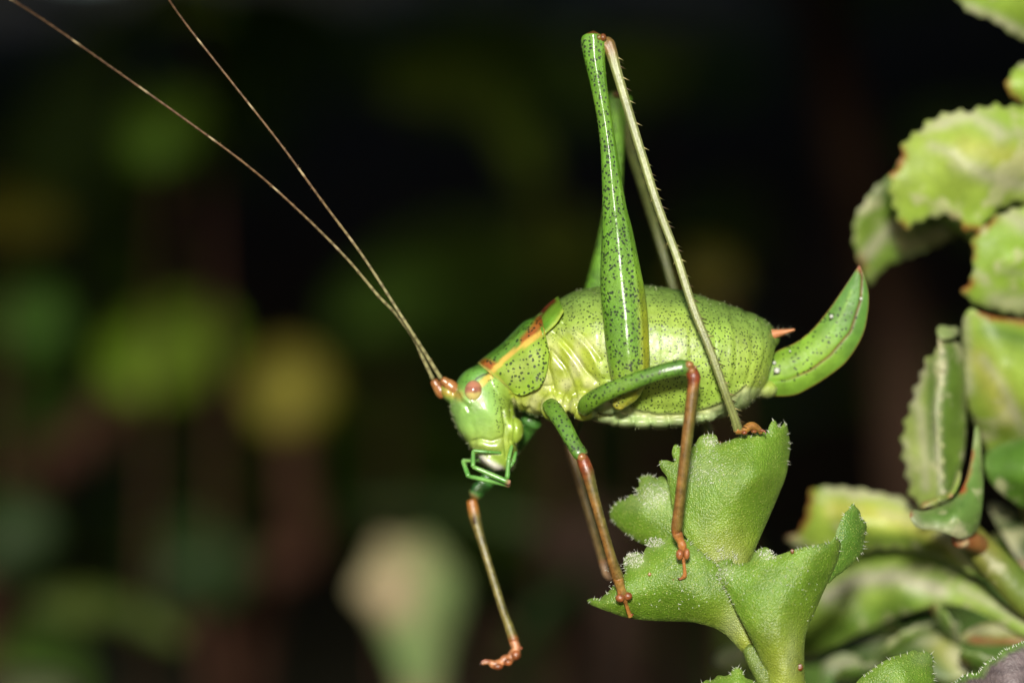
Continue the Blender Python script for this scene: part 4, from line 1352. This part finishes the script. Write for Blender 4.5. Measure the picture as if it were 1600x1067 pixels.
# ---------------------------------------------------------------- the variegated plant at the right
var = empty('variegated_plant', (8.3, 3.5, -24), 'blurred yellow green plant with white streaked leaves and reddish edges along the right side', 'plant')
vA, vB = srgb(150, 190, 60), srgb(182, 208, 84)
def vcol(white=(), red=(), dark=(), rim=.45, a=vA, b=vB, yellow=()):
    def f(x, y, e, V):
        c = mixc(np.array(a), np.array(b), vnoise(V, 1.2))
        for (pl_, w, k) in yellow:
            c = mixc(c, srgb(214, 212, 100), np.exp(-(dpoly(x, y, pl_) / w) ** 2) * k)
        for (pl_, w, k) in dark:
            c = mixc(c, srgb(74, 116, 34), np.exp(-(dpoly(x, y, pl_) / w) ** 2) * k)
        for (pl_, w, k) in white:
            c = mixc(c, srgb(218, 214, 182), np.exp(-(dpoly(x, y, pl_) / w) ** 2) * k * (.75 + .25 * vnoise(V, 2.5)))
        c = mixc(c, srgb(206, 204, 150), sstep(10, 0, e) * rim * vnoise(V, 3.0))
        for (pl_, w, k) in red:
            c = mixc(c, srgb(176, 78, 46), np.exp(-(dpoly(x, y, pl_) / w) ** 2) * k)
        return c
    return f
def vleaf(out, ctl, cf, thick=.06, teeth=(5, 26), mat=None, **kw):
    return leaf('leaf', out, ctl, mat or M_varieg, var, cf, thick=thick, h=9, step=5, teeth=teeth, smooth_n=6, wrinkle=.05, **kw)
# back leaf, lower left of the upper group
vleaf([(1420, 250), (1392, 275), (1368, 292), (1350, 318), (1337, 338), (1334, 375), (1341, 402), (1350, 432), (1358, 445), (1372, 430), (1385, 416), (1404, 408), (1435, 396), (1472, 382), (1500, 362), (1520, 320), (1490, 270)],
      [(1420, 250, 3.2), (1336, 340, 3.0), (1358, 444, 3.6), (1435, 396, 4.0), (1510, 340, 4.0), (1420, 340, 3.7)], vcol(white=[([(1352, 400), (1385, 360), (1420, 345)], 10, .8), ([(1420, 385), (1470, 365)], 16, .6), ([(1345, 330), (1375, 295)], 8, .6)], dark=[([(1390, 300), (1420, 320)], 22, .7)], red=[([(1344, 402), (1349, 418)], 5, .8)], a=srgb(112, 150, 48), b=srgb(140, 172, 66)), teeth=(4, 24))
# main upper leaf
vleaf([(1700, 170), (1640, 160), (1600, 164), (1574, 166), (1552, 164), (1529, 169), (1510, 174), (1493, 173), (1466, 182), (1447, 192), (1435, 205), (1414, 220), (1408, 236), (1405, 255), (1392, 272), (1390, 300), (1396, 322), (1404, 343), (1413, 358), (1428, 352), (1444, 344), (1475, 337), (1493, 342), (1504, 354), (1518, 362), (1534, 358), (1548, 342), (1566, 326), (1600, 316), (1700, 330)],
      [(1700, 170, 2.6), (1600, 165, 2.2), (1490, 175, 2.0), (1410, 225, 2.0), (1392, 290, 1.9), (1415, 356, 2.2), (1480, 338, 2.1), (1530, 360, 2.0), (1600, 316, 2.4), (1500, 250, 1.6), (1580, 240, 1.8), (1700, 320, 2.6)],
      vcol(white=[([(1470, 190), (1520, 180), (1560, 205)], 11, .7), ([(1455, 228), (1490, 240)], 9, .7), ([(1500, 255), (1545, 275), (1600, 290)], 13, .75), ([(1440, 205), (1480, 195)], 6, .6), ([(1560, 215), (1600, 205)], 8, .5)], yellow=[([(1510, 230), (1600, 250)], 24, .6)],
           red=[([(1393, 272), (1400, 262), (1410, 248), (1408, 234)], 6, .95), ([(1486, 340), (1500, 352), (1516, 363), (1532, 360)], 6, .9), ([(1408, 350), (1416, 358)], 5, .7)]), teeth=(8, 26))
# the one below it at the margin
vleaf([(1720, 300), (1640, 312), (1600, 322), (1575, 330), (1556, 338), (1540, 352), (1522, 368), (1519, 385), (1521, 405), (1519, 425), (1516, 440), (1503, 454), (1512, 466), (1530, 478), (1560, 486), (1600, 494), (1720, 520)],
      [(1720, 300, 2.6), (1560, 335, 1.9), (1520, 370, 1.8), (1505, 455, 2.0), (1600, 494, 2.3), (1580, 410, 1.6), (1720, 500, 2.6)],
      vcol(white=[([(1556, 470), (1600, 475)], 16, .7), ([(1575, 335), (1600, 350)], 14, .8), ([(1525, 425), (1540, 440)], 8, .6), ([(1560, 420), (1600, 430)], 7, .4)], red=[([(1520, 368), (1556, 340)], 5, .9), ([(1505, 452), (1518, 440)], 7, .9), ([(1519, 380), (1520, 405)], 3, .7)]), teeth=(5, 26))
# top corner leaf, small leaf
vleaf([(1480, -60), (1492, -10), (1503, 8), (1520, 22), (1540, 28), (1554, 34), (1570, 46), (1584, 56), (1602, 62), (1660, 70), (1700, 0), (1620, -90)], [(1480, -60, 2.8), (1520, 20, 2.4), (1600, 62, 2.6), (1700, 0, 3.2), (1600, -20, 2.0)],
      vcol(white=[([(1520, 16), (1552, 28), (1600, 54)], 9, .85), ([(1500, 4), (1520, 14)], 6, .6)]), teeth=(4, 24))
vleaf([(1690, 90), (1640, 92), (1600, 98), (1588, 104), (1580, 116), (1572, 130), (1575, 144), (1588, 156), (1600, 163), (1640, 162), (1690, 150)], [(1690, 90, 2.8), (1575, 130, 2.2), (1600, 100, 2.4), (1600, 162, 2.3), (1640, 130, 1.9)],
      vcol(red=[([(1573, 128), (1577, 144), (1590, 158)], 5, .85)]), teeth=(3, 20))
# big smooth leaf at the right margin, below
vleaf([(1720, 500), (1640, 506), (1600, 500), (1560, 496), (1532, 488), (1518, 482), (1508, 492), (1504, 510), (1504, 560), (1505, 600), (1512, 630), (1521, 655), (1535, 690), (1560, 720), (1620, 740), (1720, 700)],
      [(1720, 500, 2.6), (1600, 502, 2.1), (1516, 484, 1.9), (1504, 560, 2.3), (1521, 655, 2.5), (1600, 720, 3.0), (1560, 570, 1.7), (1640, 600, 2.0), (1720, 690, 3.0)],
      vcol(white=[([(1508, 500), (1510, 560), (1514, 610)], 8, .75), ([(1535, 560), (1562, 595), (1590, 650)], 8, .6), ([(1575, 640), (1600, 672)], 10, .6)], yellow=[([(1525, 560), (1555, 610), (1575, 650)], 20, .7)], red=[([(1532, 489), (1560, 496), (1600, 502), (1660, 508)], 5, .95)], dark=[([(1545, 515), (1600, 530)], 14, .7)]), teeth=None)
vleaf([(1720, 680), (1640, 680), (1600, 684), (1566, 692), (1542, 706), (1538, 725), (1543, 745), (1555, 762), (1574, 778), (1600, 795), (1650, 806), (1720, 800)], [(1720, 680, 2.0), (1600, 684, 1.7), (1540, 710, 1.7), (1543, 745, 1.6), (1600, 795, 1.9), (1620, 740, 1.2), (1720, 790, 2.2)],
      vcol(a=srgb(80, 128, 36), b=srgb(104, 150, 46), dark=[([(1550, 705), (1600, 690)], 14, .6)], rim=.2), teeth=None)
# upright folded leaf: two halves meeting at a pale ridge
vleaf([(1470, 525), (1464, 548), (1450, 556), (1442, 575), (1438, 590), (1430, 606), (1424, 630), (1416, 655), (1409, 690), (1413, 722), (1418, 750), (1424, 776), (1440, 790), (1470, 790), (1474, 740), (1472, 690), (1470, 640), (1474, 580)],
      [(1470, 530, 1.2), (1440, 590, 1.6), (1410, 690, 1.75), (1424, 776, 1.7), (1470, 780, 1.3), (1470, 650, 1.15), (1440, 690, 1.52)],
      vcol(white=[([(1440, 580), (1428, 630)], 8, .85), ([(1438, 640), (1444, 700), (1446, 760)], 8, .65), ([(1416, 690), (1420, 750)], 6, .6), ([(1472, 530), (1474, 580), (1466, 640), (1466, 720), (1474, 770)], 6, 1.0)], dark=[([(1458, 560), (1456, 640), (1458, 720)], 8, .8)], a=srgb(140, 172, 64), b=srgb(186, 204, 110)), teeth=(8, 26))
vleaf([(1466, 528), (1480, 536), (1499, 536), (1506, 560), (1509, 600), (1510, 650), (1508, 700), (1500, 740), (1494, 790), (1466, 792), (1466, 740), (1464, 690), (1462, 640), (1470, 580)], [(1466, 530, 1.2), (1500, 540, 1.6), (1509, 620, 1.65), (1500, 740, 1.6), (1466, 780, 1.25), (1464, 650, 1.1)],
      vcol(white=[([(1471, 530), (1474, 580), (1466, 640), (1466, 720), (1472, 770)], 5, .9)], a=srgb(92, 132, 38), b=srgb(118, 150, 52), red=[([(1470, 534), (1472, 545)], 4, .7)]), teeth=None)
vleaf([(1464, 520), (1466, 510), (1474, 508), (1484, 511), (1494, 510), (1500, 518), (1494, 526), (1482, 530), (1470, 530)], [(1464, 515, 1.3), (1500, 518, 1.5), (1480, 528, 1.2), (1480, 508, 1.4)], vcol(white=[([(1490, 516), (1498, 520)], 5, .7)], a=srgb(130, 160, 80), b=srgb(160, 180, 110)), teeth=None)
# curled leaf, nearly in focus
vleaf([(1421, 806), (1424, 797), (1432, 796), (1444, 798), (1470, 790), (1492, 778), (1506, 756), (1514, 734), (1520, 700), (1525, 664), (1532, 680), (1535, 720), (1537, 760), (1534, 800), (1526, 830), (1504, 842), (1480, 834), (1460, 828), (1440, 826), (1428, 820)],
      [(1422, 806, .1), (1470, 792, .5), (1510, 745, .6), (1526, 668, .9), (1534, 740, .7), (1526, 830, .5), (1470, 826, .2), (1490, 806, .15)],
      vcol(white=[([(1426, 804), (1434, 822), (1470, 828), (1500, 826)], 8, .6)], red=[([(1500, 770), (1508, 748), (1518, 705)], 3.2, 1.0), ([(1421, 806), (1424, 800)], 3, .8)], a=srgb(102, 142, 52), b=srgb(128, 162, 84), dark=[([(1470, 805), (1500, 790), (1515, 760)], 8, .5)]), teeth=None)
vleaf([(1440, 794), (1441, 784), (1450, 782), (1458, 778), (1470, 774), (1484, 766), (1490, 752), (1494, 738), (1500, 733), (1502, 742), (1498, 756), (1491, 770), (1484, 778), (1470, 780), (1456, 788)], [(1440, 790, .75), (1484, 770, .75), (1500, 735, .9), (1488, 774, .5)],
      vcol(red=[([(1441, 788), (1448, 784)], 4, 1.0), ([(1458, 781), (1462, 779)], 3, .8), ([(1484, 776), (1488, 775)], 3, .9)], a=srgb(130, 170, 56), b=srgb(160, 186, 70), rim=.7), teeth=None, thick=.08)
# big lower pair
vleaf([(1225, 842), (1246, 832), (1258, 808), (1264, 780), (1267, 764), (1284, 761), (1303, 760), (1325, 762), (1350, 764), (1372, 770), (1397, 774), (1420, 783), (1440, 800), (1470, 822), (1500, 838), (1540, 858), (1560, 890), (1540, 905), (1500, 888), (1470, 872), (1430, 862), (1390, 858), (1356, 862), (1320, 880), (1290, 872), (1256, 856)],
      [(1225, 842, 3.8), (1266, 764, 3.4), (1330, 763, 3.2), (1420, 784, 2.8), (1500, 838, 2.0), (1550, 880, 1.6), (1430, 862, 2.7), (1340, 870, 3.2), (1260, 850, 3.6), (1340, 815, 2.7), (1430, 820, 2.4)],
      vcol(white=[([(1290, 764), (1340, 767), (1400, 778), (1430, 796)], 8, .85), ([(1470, 835), (1500, 850), (1530, 872)], 9, .8), ([(1380, 800), (1420, 812)], 9, .4)], yellow=[([(1300, 795), (1350, 800), (1420, 815), (1480, 850)], 18, .8)], red=[([(1226, 842), (1248, 828), (1262, 800), (1267, 764)], 5, .95)], dark=[([(1360, 845), (1420, 845), (1470, 862)], 10, .6)]), teeth=(4, 28))
vleaf([(1118, 1040), (1122, 1018), (1150, 1000), (1190, 984), (1230, 958), (1262, 930), (1290, 900), (1322, 876), (1356, 858), (1390, 852), (1430, 856), (1470, 870), (1500, 888), (1530, 912), (1560, 938), (1600, 962), (1640, 985), (1620, 1000), (1580, 984), (1540, 962), (1500, 946), (1460, 946), (1420, 958), (1380, 972), (1340, 992), (1300, 1012), (1260, 1030), (1210, 1044), (1160, 1052)],
      [(1120, 1040, 4.3), (1200, 980, 4.0), (1290, 900, 3.9), (1380, 853, 3.8), (1480, 875, 3.0), (1600, 965, 1.8), (1500, 945, 2.5), (1380, 972, 3.3), (1260, 1030, 4.0), (1400, 905, 2.9), (1300, 950, 3.3)],
      vcol(white=[([(1290, 932), (1340, 905), (1400, 900), (1440, 912), (1470, 922)], 13, 1.0), ([(1120, 1036), (1160, 1020)], 14, .7), ([(1500, 918), (1560, 948), (1610, 975)], 7, .7)], dark=[([(1260, 1010), (1340, 970), (1420, 945)], 22, .6)], a=srgb(136, 176, 56), b=srgb(164, 194, 78)), teeth=None)
# stems and the tangle of lower leaves
vs1 = stem('stem', [(1470, 740, 1.9), (1490, 800, 1.8), (1520, 845, 1.7), (1552, 880, 1.6), (1600, 930, 1.6), (1680, 1010, 1.8), (1720, 1200, 2.4), (1640, 2900, 3.4)], [.10, .16, .24, .27, .30, .32, .34, .4], M_varieg, var, srgb(110, 150, 50), srgb(156, 140, 66))
stem('stem', [(1560, 470, 2.6), (1580, 600, 3.0), (1600, 760, 3.0), (1650, 900, 2.6), (1690, 1040, 2.1)], [.12, .14, .16, .2, .26], M_varieg, var, srgb(130, 150, 60), srgb(150, 130, 66))
stem('stem', [(1640, 120, 2.9), (1650, 250, 3.0), (1630, 420, 3.0), (1580, 600, 3.05)], [.10, .12, .14, .14], M_varieg, var, srgb(130, 150, 60), srgb(150, 130, 66))
stem('leaf_stalk', [(1640, 130, 2.7), (1650, 60, 2.8), (1640, 10, 2.7)], [.1, .09, .08], M_varieg, var, vA, vB)
stem('leaf_stalk', [(1480, 340, 3.9), (1540, 380, 3.6), (1620, 420, 3.1)], [.1, .1, .1], M_varieg, var, vA, vB)
stem('leaf_stalk', [(1500, 842, .62), (1516, 846, 1.0), (1530, 852, 1.5)], [.14, .16, .16], M_varieg, var, srgb(196, 96, 50), srgb(206, 150, 80))
stem('leaf_stalk', [(1640, 745, 1.4), (1660, 830, 2.0), (1660, 900, 2.4)], [.12, .12, .12], M_varieg, var, vA, vB)
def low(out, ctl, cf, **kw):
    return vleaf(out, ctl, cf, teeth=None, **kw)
low([(1282, 1050), (1292, 1030), (1320, 1020), (1345, 1030), (1352, 1060), (1340, 1100), (1290, 1110)], [(1282, 1050, 3.6), (1320, 1020, 3.4), (1350, 1060, 3.6), (1310, 1100, 3.2)], vcol(white=[([(1300, 1038), (1335, 1034)], 12, .8)], a=srgb(90, 130, 50), b=srgb(110, 146, 60)))
low([(1360, 1040), (1372, 1010), (1410, 990), (1450, 985), (1480, 995), (1510, 1020), (1520, 1050), (1490, 1066), (1460, 1060), (1430, 1035), (1400, 1030)], [(1360, 1040, 3.6), (1410, 990, 3.4), (1480, 995, 3.0), (1515, 1050, 2.6), (1440, 1030, 2.8)], vcol(white=[([(1410, 1000), (1460, 1000)], 10, .5), ([(1490, 1020), (1505, 1040)], 14, .6)], yellow=[([(1470, 1010), (1500, 1040)], 20, .5)], a=srgb(76, 112, 40), b=srgb(104, 136, 56)))
low([(1500, 1000), (1512, 985), (1540, 972), (1580, 968), (1640, 975), (1640, 1010), (1580, 1006), (1540, 1010)], [(1500, 1000, 2.4), (1560, 970, 2.2), (1640, 980, 2.0), (1580, 1006, 1.9)], vcol(white=[([(1520, 985), (1600, 980)], 8, .6)], red=[([(1520, 1000), (1560, 1004), (1600, 1004)], 6, .9)], a=srgb(130, 150, 60), b=srgb(160, 170, 84)))
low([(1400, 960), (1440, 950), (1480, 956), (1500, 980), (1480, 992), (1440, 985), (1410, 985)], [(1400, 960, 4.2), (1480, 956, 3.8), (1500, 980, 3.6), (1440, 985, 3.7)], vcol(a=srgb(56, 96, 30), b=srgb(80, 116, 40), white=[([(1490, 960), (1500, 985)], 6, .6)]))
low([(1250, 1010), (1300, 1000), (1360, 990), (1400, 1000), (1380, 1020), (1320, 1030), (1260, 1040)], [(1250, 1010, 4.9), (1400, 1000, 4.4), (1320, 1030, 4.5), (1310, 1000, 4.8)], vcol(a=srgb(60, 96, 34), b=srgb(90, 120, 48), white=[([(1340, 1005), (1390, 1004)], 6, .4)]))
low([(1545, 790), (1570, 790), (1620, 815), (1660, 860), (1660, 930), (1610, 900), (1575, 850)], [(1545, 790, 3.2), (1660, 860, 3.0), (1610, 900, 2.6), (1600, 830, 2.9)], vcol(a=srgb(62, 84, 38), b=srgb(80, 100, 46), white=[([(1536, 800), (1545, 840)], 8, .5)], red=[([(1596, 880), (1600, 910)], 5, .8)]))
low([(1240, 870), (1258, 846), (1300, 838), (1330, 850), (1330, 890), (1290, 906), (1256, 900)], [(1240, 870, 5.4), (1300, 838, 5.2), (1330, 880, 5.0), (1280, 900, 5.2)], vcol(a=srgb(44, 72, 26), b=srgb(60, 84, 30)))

for k, (cx, cy, a_, b_, ro, yy_) in enumerate(((1420, 1000, 50, 16, -.5, 3.0), (1540, 1040, 46, 16, .4, 1.8), (1340, 1052, 40, 15, -.2, 2.6), (1478, 975, 40, 12, 1.0, 2.4), (1590, 1030, 40, 18, -.6, 2.2), (1575, 880, 50, 18, 1.1, 3.4))):
    oo = [(cx + a_ * math.cos(t) * math.cos(ro) - b_ * math.sin(t) * abs(math.sin(t)) ** .3 * math.sin(ro), cy + a_ * math.cos(t) * math.sin(ro) + b_ * math.sin(t) * math.cos(ro)) for t in np.linspace(0, 2 * math.pi, 14, endpoint=False)]
    vleaf(oo, [(cx, cy, yy_), (oo[0][0], oo[0][1], yy_ + .5), (oo[7][0], oo[7][1], yy_ + .2), (oo[4][0], oo[4][1], yy_ + .35), (oo[10][0], oo[10][1], yy_ - .1)],
          vcol(white=[([oo[11], oo[12], oo[13]], 6, .8)], red=[([oo[5], oo[6]], 4, .6 * (k % 2))], dark=[([oo[2], oo[4]], 12, .6)], a=srgb(96, 136, 46), b=srgb(140, 166, 72)), teeth=(3, 22))

# ---------------------------------------------------------------- far blurred plants of the dark hedge behind; shade put into the lower leaf colours
def bg_plant(name, label, cat, out, y, ctl, c1, c2, stempts=None, srad=.3, sc=None, mat=None, group=None):
    cx, cy = np.mean([q[0] for q in out]), np.mean([q[1] for q in out])
    last = stempts[-1] if stempts else (cx, cy, y)
    base = P(last[0], last[1], last[2])
    group = 'blurred leaves of the dark hedge behind the insect'
    root = empty(name, (float(base[0]), float(base[1]), float(base[2])), label, cat, group)
    yy = [(a, b, y + d) for a, b, d in ctl]
    def cf(px_, py_, e, V):
        return mixc(np.array(c1), np.array(c2), sstep(.2, .8, vnoise(V, .75)))
    leaf('leaf_blade', out, yy, mat or M_dull, root, cf, thick=.25, h=22, step=14, smooth_n=4, wrinkle=.1)
    if stempts:
        stem('stem', stempts, [srad * .8, srad, srad, srad * 1.1], M_twig, root, *(sc or (srgb(54, 34, 24), srgb(64, 42, 30))), sides=10)
    return root
def ell(cx, cy, a, b, rot, n=14, point=.0):
    out = []
    for i in range(n):
        t = 2 * math.pi * i / n
        x, y = a * math.cos(t), b * math.sin(t) * (1 - point * abs(math.cos(t)))
        out.append((cx + x * math.cos(rot) - y * math.sin(rot), cy + x * math.sin(rot) + y * math.cos(rot)))
    return out
def cup(o, d=.8):
    cx, cy = np.mean([q[0] for q in o]), np.mean([q[1] for q in o])
    k = len(o)
    return [(cx, cy, 0.0)] + [(o[i][0], o[i][1], d * (.4 + .6 * (i % 3) / 2) + (cy - o[i][1]) / 100 * .5) for i in range(0, k, 2)]
def bgl(name, label, o, y, c1, c2, stempts=None, **kw):
    return bg_plant(name, label, kw.pop('cat', 'leaf'), o, y, cup(o), c1, c2, stempts, **kw)
mid1, mid2 = srgb(108, 142, 30), srgb(118, 148, 34)
dk1, dk2 = srgb(94, 134, 40), srgb(104, 142, 44)
bgl('oval_leaf', 'largest blurred oval green leaf, tilted, left of the middle of the dark background', ell(262, 545, 112, 76, -.35), 38, mid1, mid2, [(180, 610, 38.5), (130, 690, 39), (60, 740, 40), (-60, 1000, 40), (-80, 2300, 41)], srad=.55, cat='leaf')
bgl('round_leaf', 'round yellowish blurred leaf on an upright brown stem left of the head', ell(452, 608, 70, 74, 0), 36, srgb(116, 112, 36), srgb(124, 118, 40), [(455, 670, 36.5), (460, 780, 37), (470, 860, 37.5), (380, 1040, 38), (300, 2300, 40)], srad=.5, cat='leaf')
o = [(552, 924), (572, 884), (594, 838), (632, 846), (664, 834), (694, 862), (718, 896), (724, 936), (712, 986), (696, 1030), (684, 1100), (646, 1100), (614, 1030), (592, 980), (570, 946)]
bgl('pale_leaf', 'pale cream blurred leaf narrowing into a pinkish stalk below the hanging foot', o, 24, srgb(120, 146, 86), srgb(188, 162, 132), [(655, 1060, 24.5), (660, 1200, 25), (640, 2400, 27)], srad=.5, sc=(srgb(170, 130, 110), srgb(190, 150, 130)))
bgl('oval_leaf', 'dim green blurred leaf behind the antennae at the upper left', ell(255, 195, 80, 70, -.5), 30, dk1, dk2, [(250, 260, 30.5), (255, 340, 31), (240, 500, 32), (200, 2300, 33)], srad=.13)
o = [(40, 950), (70, 925), (120, 915), (180, 925), (240, 950), (280, 985), (285, 1010), (250, 1000), (200, 985), (150, 975), (90, 970)]
bgl('arched_leaf', 'long arched green leaf blurred near the lower left corner', o, 26, srgb(62, 78, 28), srgb(70, 84, 30), [(280, 1000, 26.5), (320, 1080, 27), (330, 2400, 29)], srad=.13)
bgl('oval_leaf', 'dark green blurred leaf between the arched leaf and the brown stem', ell(300, 880, 95, 80, .2), 33, srgb(32, 50, 18), srgb(36, 54, 20), [(330, 930, 33.5), (340, 1100, 34), (330, 2200, 36)], srad=.13)
bgl('oval_leaf', 'green blurred leaf cut by the left edge below the middle', ell(15, 835, 75, 75, .1), 28, srgb(32, 50, 18), srgb(36, 54, 20), [(0, 880, 28.5), (-40, 1100, 29), (-60, 2400, 31)], srad=.13)
bgl('pale_leaf', 'small greyish blurred leaf tip at the bottom left corner', ell(50, 1085, 70, 38, 0), 18, srgb(90, 98, 66), srgb(98, 104, 72), [(50, 1110, 18.5), (30, 2400, 20)], srad=.13)
bgl('oval_leaf', 'very dark green leaf at the left edge level with the large oval leaf', ell(30, 490, 80, 70, .3), 36, srgb(70, 110, 34), srgb(78, 116, 36), [(20, 550, 36.5), (-30, 2200, 38)], srad=.13)
bgl('oval_leaf', 'dim olive leaf at the left edge above the large oval leaf', ell(20, 340, 85, 50, .1), 34, srgb(120, 126, 44), srgb(130, 132, 48), [(0, 380, 34.5), (-60, 2200, 37)], srad=.13)
o = [(590, 120), (640, 95), (720, 90), (780, 100), (800, 140), (830, 200), (860, 260), (840, 300), (800, 280), (770, 220), (740, 180), (680, 170), (620, 165)]
bgl('lobed_leaf', 'dim lobed green leaf high behind, left of the raised knees', o, 38, srgb(120, 160, 60), srgb(130, 168, 64), [(830, 280, 38.5), (860, 420, 39), (840, 2200, 40)], srad=.13)
bgl('oval_leaf', 'faint green leaf behind, left of the raised thighs', ell(880, 380, 75, 55, .6), 40, srgb(120, 150, 56), srgb(130, 156, 60), [(890, 440, 40.5), (900, 2100, 42)], srad=.13)
bgl('oval_leaf', 'olive yellow blurred leaf just above the abdomen behind the shank', ell(1105, 432, 52, 48, .4), 34, srgb(84, 80, 26), srgb(92, 86, 28), [(1110, 480, 34.5), (1140, 700, 35), (1120, 2300, 37)], srad=.13)
o = [(540, 790), (620, 775), (720, 770), (800, 785), (850, 815), (830, 830), (760, 815), (680, 805), (600, 805)]
bgl('long_leaf', 'long dim green leaf lying across behind the hanging front shank', o, 30, srgb(40, 56, 24), srgb(46, 62, 26), [(840, 822, 30.5), (900, 880, 31), (960, 930, 31.5), (1000, 2300, 33)], srad=.5, sc=(srgb(46, 34, 27), srgb(54, 41, 32)))
o = [(800, 1000), (850, 930), (900, 890), (920, 905), (880, 960), (830, 1030)]
bgl('long_leaf', 'narrow dark green leaf slanting beside the lowest foot', o, 26, srgb(34, 56, 22), srgb(40, 60, 24), [(815, 1010, 26.5), (760, 1100, 27), (740, 2400, 29)], srad=.13)
bgl('oval_leaf', 'faint green leaf at the top edge right of the antennae tips', ell(290, 5, 70, 40, .2), 32, srgb(100, 140, 44), srgb(108, 146, 48), [(300, 40, 32.5), (330, 300, 33), (360, 2300, 35)], srad=.13)
bgl('oval_leaf', 'faint dark leaf in the middle between the antennae and the thighs', ell(600, 470, 90, 60, -.3), 42, srgb(90, 130, 44), srgb(98, 136, 46), [(610, 520, 42.5), (620, 2100, 44)], srad=.13)
bgl('oval_leaf', 'faint leaf at the upper right behind the shanks', ell(1000, 90, 80, 60, .3), 44, srgb(100, 136, 56), srgb(108, 142, 60), [(1010, 150, 44.5), (1050, 2100, 46)], srad=.13)
tw = empty('brown_twig', tuple(P(1480, 2100, 40)), 'dim brown twig rising behind between the shanks and the right plant', 'twig')
stem('branch', [(1255, -120, 38), (1290, 60, 38), (1320, 220, 38), (1370, 420, 38), (1420, 700, 39), (1480, 2200, 40)], [.45, .5, .6, .6, .7, .8], M_twig, tw, srgb(54, 40, 30), srgb(66, 48, 36), sides=12)
